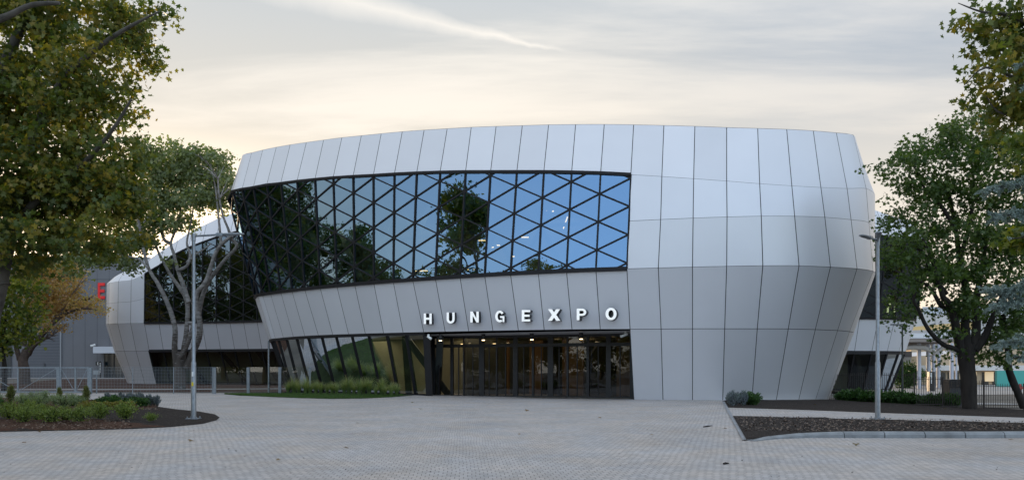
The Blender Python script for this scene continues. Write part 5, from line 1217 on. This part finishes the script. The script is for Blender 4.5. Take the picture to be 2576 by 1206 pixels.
# ---------------------------------------------------------------- planting
ORD = 'leftmost second third fourth fifth sixth seventh eighth ninth tenth eleventh twelfth thirteenth fourteenth fifteenth sixteenth seventeenth eighteenth nineteenth twentieth twenty-first twenty-second twenty-third twenty-fourth twenty-fifth twenty-sixth'.split()
def place(proto, pts, labels=None, scale=(.85, 1.15), group=None):
    base = proto['label']; order = sorted(range(len(pts)), key=lambda i: pts[i][0] / pts[i][1]); rank = {i: k for k, i in enumerate(order)}
    for i, p in enumerate(pts):
        o = proto if i == 0 else copy_tree(proto)
        if len(pts) > 1: o['label'] = base + (', the leftmost one' if rank[i] == 0 else ', the rightmost one' if rank[i] == len(pts) - 1 else ', the %s from the left' % ORD[rank[i]])
        s_ = random.uniform(*scale) * (p[2] if len(p) > 2 else 1); o.location = (p[0], p[1], gz(p[0], p[1]) + (p[3] if len(p) > 3 else .03)); o.scale = (s_, s_, s_ * random.uniform(.9, 1.1)); o.rotation_euler = (0, 0, random.uniform(0, 6.28))
def shrub(name, label, cat_, group, r, h, n, size, shape, lm, stems=14, upright=.5, mode='ball'):
    t = thing(name, label, cat_, (0, 0, 0), group); P_ = []; AX = []; mb = MB()
    for k in range(stems):
        a = random.uniform(0, 6.28); rr = r * random.uniform(.1, 1); tip = Vector((rr * math.cos(a), rr * math.sin(a), h * random.uniform(.65, 1) * (1 - .35 * (rr / r) ** 2))); base = tip * .12; base.z = 0
        mid = Vector((tip.x * upright, tip.y * upright, tip.z * .6)); mb.tube([base, mid, tip], [.008, .006, .003], 4, cap=False)
        for j in range(n // stems):
            u = random.random() ** .6
            q = base.lerp(mid, u * 2) if u < .5 else mid.lerp(tip, u * 2 - 1)
            jt = r * (.16 if mode == 'ball' else .06); P_.append((q.x + random.gauss(0, jt), q.y + random.gauss(0, jt), max(.02, q.z + random.gauss(0, jt * .7)))); d = (tip - base).normalized(); AX.append((d.x + random.gauss(0, .5), d.y + random.gauss(0, .5), d.z))
    mb.build('stems', M_bark, t); leaves('foliage', P_, size, shape, lm, t, axis=AX); return t
front = shrub('feathery_shrub', 'feathery light green shrub in front of the left bed', 'shrub', 'feathery shrubs along the front of the left bed', .46, .52, 1200, .05, OVAL, L_shrub, 34)
fp = [gnd(a, b) for a, b in ((-30, 1062), (25, 1058), (60, 1066), (95, 1060), (130, 1066), (165, 1062), (200, 1065), (250, 1057), (315, 1058), (75, 1050), (240, 1049), (380, 1064))]
place(front, [(p.x, p.y, .95 if k != 11 else .62, .08) for k, p in enumerate(fp)])
bushy = shrub('olive_shrub', 'low yellowish green shrub amid the left bed', 'shrub', 'olive green shrubs in the left bed', .5, .48, 1100, .05, OVAL, L_olive, 30)
bp = [gnd(a, b) for a, b in ((50, 1046), (110, 1044), (20, 1040))]
place(bushy, [(p.x, p.y, .8, .05) for p in bp])
cyp = shrub('columnar_conifer', 'narrow upright olive green conifer in the left bed', 'shrub', 'narrow conifers in the left bed', .2, .92, 2600, .07, BLADE, L_olive, 40, .7)
cp = [gnd(a, b) for a, b in ((28, 1019), (217, 1020), (150, 1014))]
place(cyp, [(p.x, p.y, s_, .08) for p, s_ in zip(cp, (1.05, 1.05, .8))], scale=(.95, 1.05))
wil = shrub('willow_shrub', 'grey green shrub with slender leaves in the left bed', 'shrub', 'slender leaved shrubs in the left bed', .5, .62, 950, .08, BLADE, L_willow, 36, .5)
wp = [gnd(a, b) for a, b in ((55, 1016), (85, 1018), (115, 1017), (140, 1021), (178, 1017), (-10, 1018), (100, 1026), (60, 1027), (160, 1028), (200, 1027))]
place(wil, [(p.x, p.y, .9, .08) for p in wp])
lau = shrub('laurel_shrub', 'glossy dark green shrub in the left bed', 'shrub', 'dark green shrubs in the left bed', .32, .44, 600, .085, OVAL, L_dark, 20)
lp = [gnd(a, b) for a, b in ((245, 1021), (258, 1023), (272, 1020), (285, 1023), (300, 1022), (318, 1024), (332, 1022), (352, 1025), (182, 1024), (200, 1018), (365, 1024), (5, 1030), (288, 1018), (262, 1017))]
place(lau, [(p.x, p.y, .85, .08) for p in lp])
lav = shrub('lavender', 'grey green lavender plant in the left bed', 'plant', 'lavender plants in the left bed', .22, .52, 900, .075, BLADE, L_grey, 30, .7, 'up')
vp = [gnd(a, b) for a, b in ((305, 1014), (320, 1016), (336, 1017), (345, 1016), (358, 1019), (370, 1022), (380, 1023), (388, 1023), (376, 1018), (327, 1013), (350, 1014), (290, 1012), (270, 1012), (395, 1024))]
place(lav, [(p.x, p.y, .95, .08) for p in vp])
gol = shrub('golden_shrub', 'low golden yellow shrub in the left bed', 'shrub', 'golden shrubs in the left bed', .22, .28, 400, .07, OVAL, L_yel2, 18)
yp = [gnd(a, b) for a, b in ((218, 1031), (236, 1031), (255, 1030), (270, 1030), (290, 1029), (305, 1030), (330, 1028), (205, 1034))]
place(gol, [(p.x, p.y, 1.0, .08) for p in yp])
# right small bed in front of the wall
lav2 = shrub('lavender', 'grey green lavender plant by the right cladding', 'plant', 'lavender plants by the right cladding', .26, .62, 1100, .075, BLADE, L_grey, 34, .75, 'up')
place(lav2, [(p.x, p.y, 1.0, .02) for p in [gnd(a, b) for a, b in ((1838, 1016), (1850, 1019), (1862, 1015), (1871, 1019), (1855, 1014), (1843, 1021))]])
ros = shrub('rose_shrub', 'dark green shrub right of the wall lavender', 'shrub', 'green shrubs by the right cladding', .42, .66, 1500, .075, OVAL, L_dark, 26)
place(ros, [(p.x, p.y, 1.0, .02) for p in [gnd(a, b) for a, b in ((1884, 1018), (1897, 1018.5))]])
hed = shrub('hedge_plant', 'low dark hedge plant along the bar fence', 'shrub', 'hedge plants along the bar fence', .5, .55, 1500, .10, OVAL, L_dark, 26)
hp = []
for k in range(26):
    a = 2105 + k * 11.2; Y = 45.5 - (a - 2105) / 270 * 4.2; hp.append((X(a, Y) + random.uniform(-.1, .1), Y - .6 + random.uniform(-.2, .2), 1.0))
place(hed, hp)
fb = shrub('round_bush', 'dark rounded bush beyond the fence in front of the light grey annex', 'shrub', None, 2.2, 3.4, 5000, .22, OVAL, L_dark, 60); place(fb, [(X(2278, 100), 100, 1)])
# ornamental grass
def grasstuft(h=1.15, n=240):
    t = thing('ornamental_grass', 'arching feathery grass clump behind the lawn strip', 'grass clump', (0, 0, 0), 'ornamental grasses along the leaning windows'); V = []; Fc = []; rn = []
    for k in range(n):
        a = random.uniform(0, 6.28); r0 = random.uniform(0, .12); le = h * random.uniform(.6, 1.1); out = random.uniform(.1, .62); w = random.uniform(.006, .013); dx, dy = math.cos(a), math.sin(a); px_, py_ = -dy * w, dx * w; b = len(V)
        for j in range(6):
            u = j / 5; rr = r0 + out * u ** 2 * h; z = le * (u - .22 * u ** 4 * (out / .45)); s_ = 1 - u * .85; V.append((dx * rr - px_ * s_, dy * rr - py_ * s_, z)); V.append((dx * rr + px_ * s_, dy * rr + py_ * s_, z))
        for j in range(5): Fc.append((b + 2 * j, b + 2 * j + 1, b + 2 * j + 3, b + 2 * j + 2)); rn.append(min(1, max(0, j / 5 + random.uniform(-.3, .3))))
    me = bpy.data.meshes.new('blades'); me.from_pydata(V, [], Fc); me.materials.append(L_grass); at_ = me.attributes.new('rnd', 'FLOAT', 'FACE'); at_.data.foreach_set('value', rn)
    o = bpy.data.objects.new('blades', me); COL.objects.link(o); o.parent = t; return t
gt_ = grasstuft(); gpts = []
for k in range(21):
    px = 727 + k * 13.6 + random.uniform(-3, 3); p = gnd(px, 989.5 + random.uniform(-1, .8)); p.y = min(p.y, 54.5 - max(0, (px - 727)) * .0); Y = np.interp(px, [727, 900, 1010], [54.6, 51.6, 49.2]) + random.uniform(-.6, .5); gpts.append((X(px, Y), Y, random.choice((.65, .85, 1, 1.15)) if k < 19 else .75, .02))
place(gt_, gpts)
# lawn blades
P_ = []
lp_ = P2([(575, 991.5), (1005, 997)]);
while len(P_) < 16000:
    px = random.uniform(565, 1015); lo = np.interp(px, [560, 600, 680, 754, 830, 910, 985, 1020], [991, 995.5, 999, 1001.5, 1003, 1002.5, 1000, 996]); hi = np.interp(px, [560, 629, 900, 1020], [991, 990.5, 994.5, 996]); p = gnd(px, random.uniform(hi, lo)); P_.append((p.x, p.y, gz(p.x, p.y) + .04))
tag(leaves('lawn_grass', P_, .07, BLADE, L_lawn, axis=np.tile([0, 0, 1.], (len(P_), 1))), kind='stuff')
# litter: leaves on the paving
def lit(px, py, s_): 
    p = gnd(px, py); pos = np.array([(p.x + random.uniform(-.05, .05), p.y + random.uniform(-.05, .05), gz(p.x, p.y) + .035)]); o = leaves('fallen_leaf', pos, s_, STAR, L_litter, flat=6); return o
for px, py in ((96, 1087), (145, 1085), (672, 1114), (476, 1108), (1060, 1029), (1040, 1013), (1230, 1016), (1100, 1045), (1325, 1033), (700, 1160), (1828, 1080), (1965, 1107), (2548, 1108), (1510, 1050), (60, 1116), (900, 1066), (1640, 1096), (2150, 1120), (1310, 1094), (870, 1130), (2380, 1024), (2050, 1018)):
    tag(lit(px, py, random.uniform(.14, .22)), 'dry fallen leaf lying on the grey paving', 'leaf', 'fallen leaves on the paving')
P_ = []
for k in range(420):
    px, py = random.uniform(0, 2576), random.uniform(1005, 1200); p = gnd(px, py)
    if py < 1108 and px > 1830: continue
    P_.append((p.x, p.y, gz(p.x, p.y) + .02))
tag(leaves('paving_debris', P_, .035, QUAD, mat('debris', (.03, .025, .02), .9), flat=6), kind='stuff')
P_ = []
for k in range(2600):
    px = random.uniform(-80, 400); py = random.choice((random.uniform(1057, 1083), random.uniform(1018, 1034))); p = gnd(px, py)
    if px > 330 and py > 1050: continue
    P_.append((p.x, p.y, random.uniform(.05, .09)))
for k in range(2600):
    px = random.uniform(1850, 2576); py = random.uniform(1052, 1092); lo = np.interp(px, [1850, 1877, 2000, 2576], [1056, 1100, 1093, 1088])
    if py > lo or py < 1050 + (px - 1850) * .022: continue
    p = gnd(px, py); P_.append((p.x, p.y, .10))
tag(leaves('bark_chips', P_, .06, QUAD, leafmat('chips', [(.05, .03, .02), (.10, .06, .04), (.2, .15, .11)], 0), flat=3), kind='stuff')
# twig and stick on paving
for (a, b, c) in (((2885 * .0 + 1820, 1167.5), (1834, 1167), 'dark short stick lying on the front paving'), ((1770, 1074), (1792, 1071), 'thin curved twig on the paving beside the edging strip')):
    p, q = gnd(*a), gnd(*b); m_ = (p + q) / 2 + Vector((0, .05, .02)); mb = MB(); mb.tube([p + Vector((0, 0, .02)), m_, q + Vector((0, 0, .02))], [.015, .02, .008], 6); tag(mb.build('stick', M_bark), c, 'stick')
# gravel collar at the foot of the cladding
mb = MB(); rows = [[], []]
for t in range(46, 66):
    p = cat(LB, t / 2); d = Vector((CEN[0] - p.x, CEN[1] - p.y, 0)).normalized()
    for r_, o_, z in ((0, .1, .02), (1, -.7, .016)): q = p + d * o_; rows[r_].append(Vector((q.x, q.y, gz(q.x, q.y) + z + .012)))
mb.grid(rows); g_ = mb.build('gravel_strip', M_gravel); g_['kind'] = 'structure'
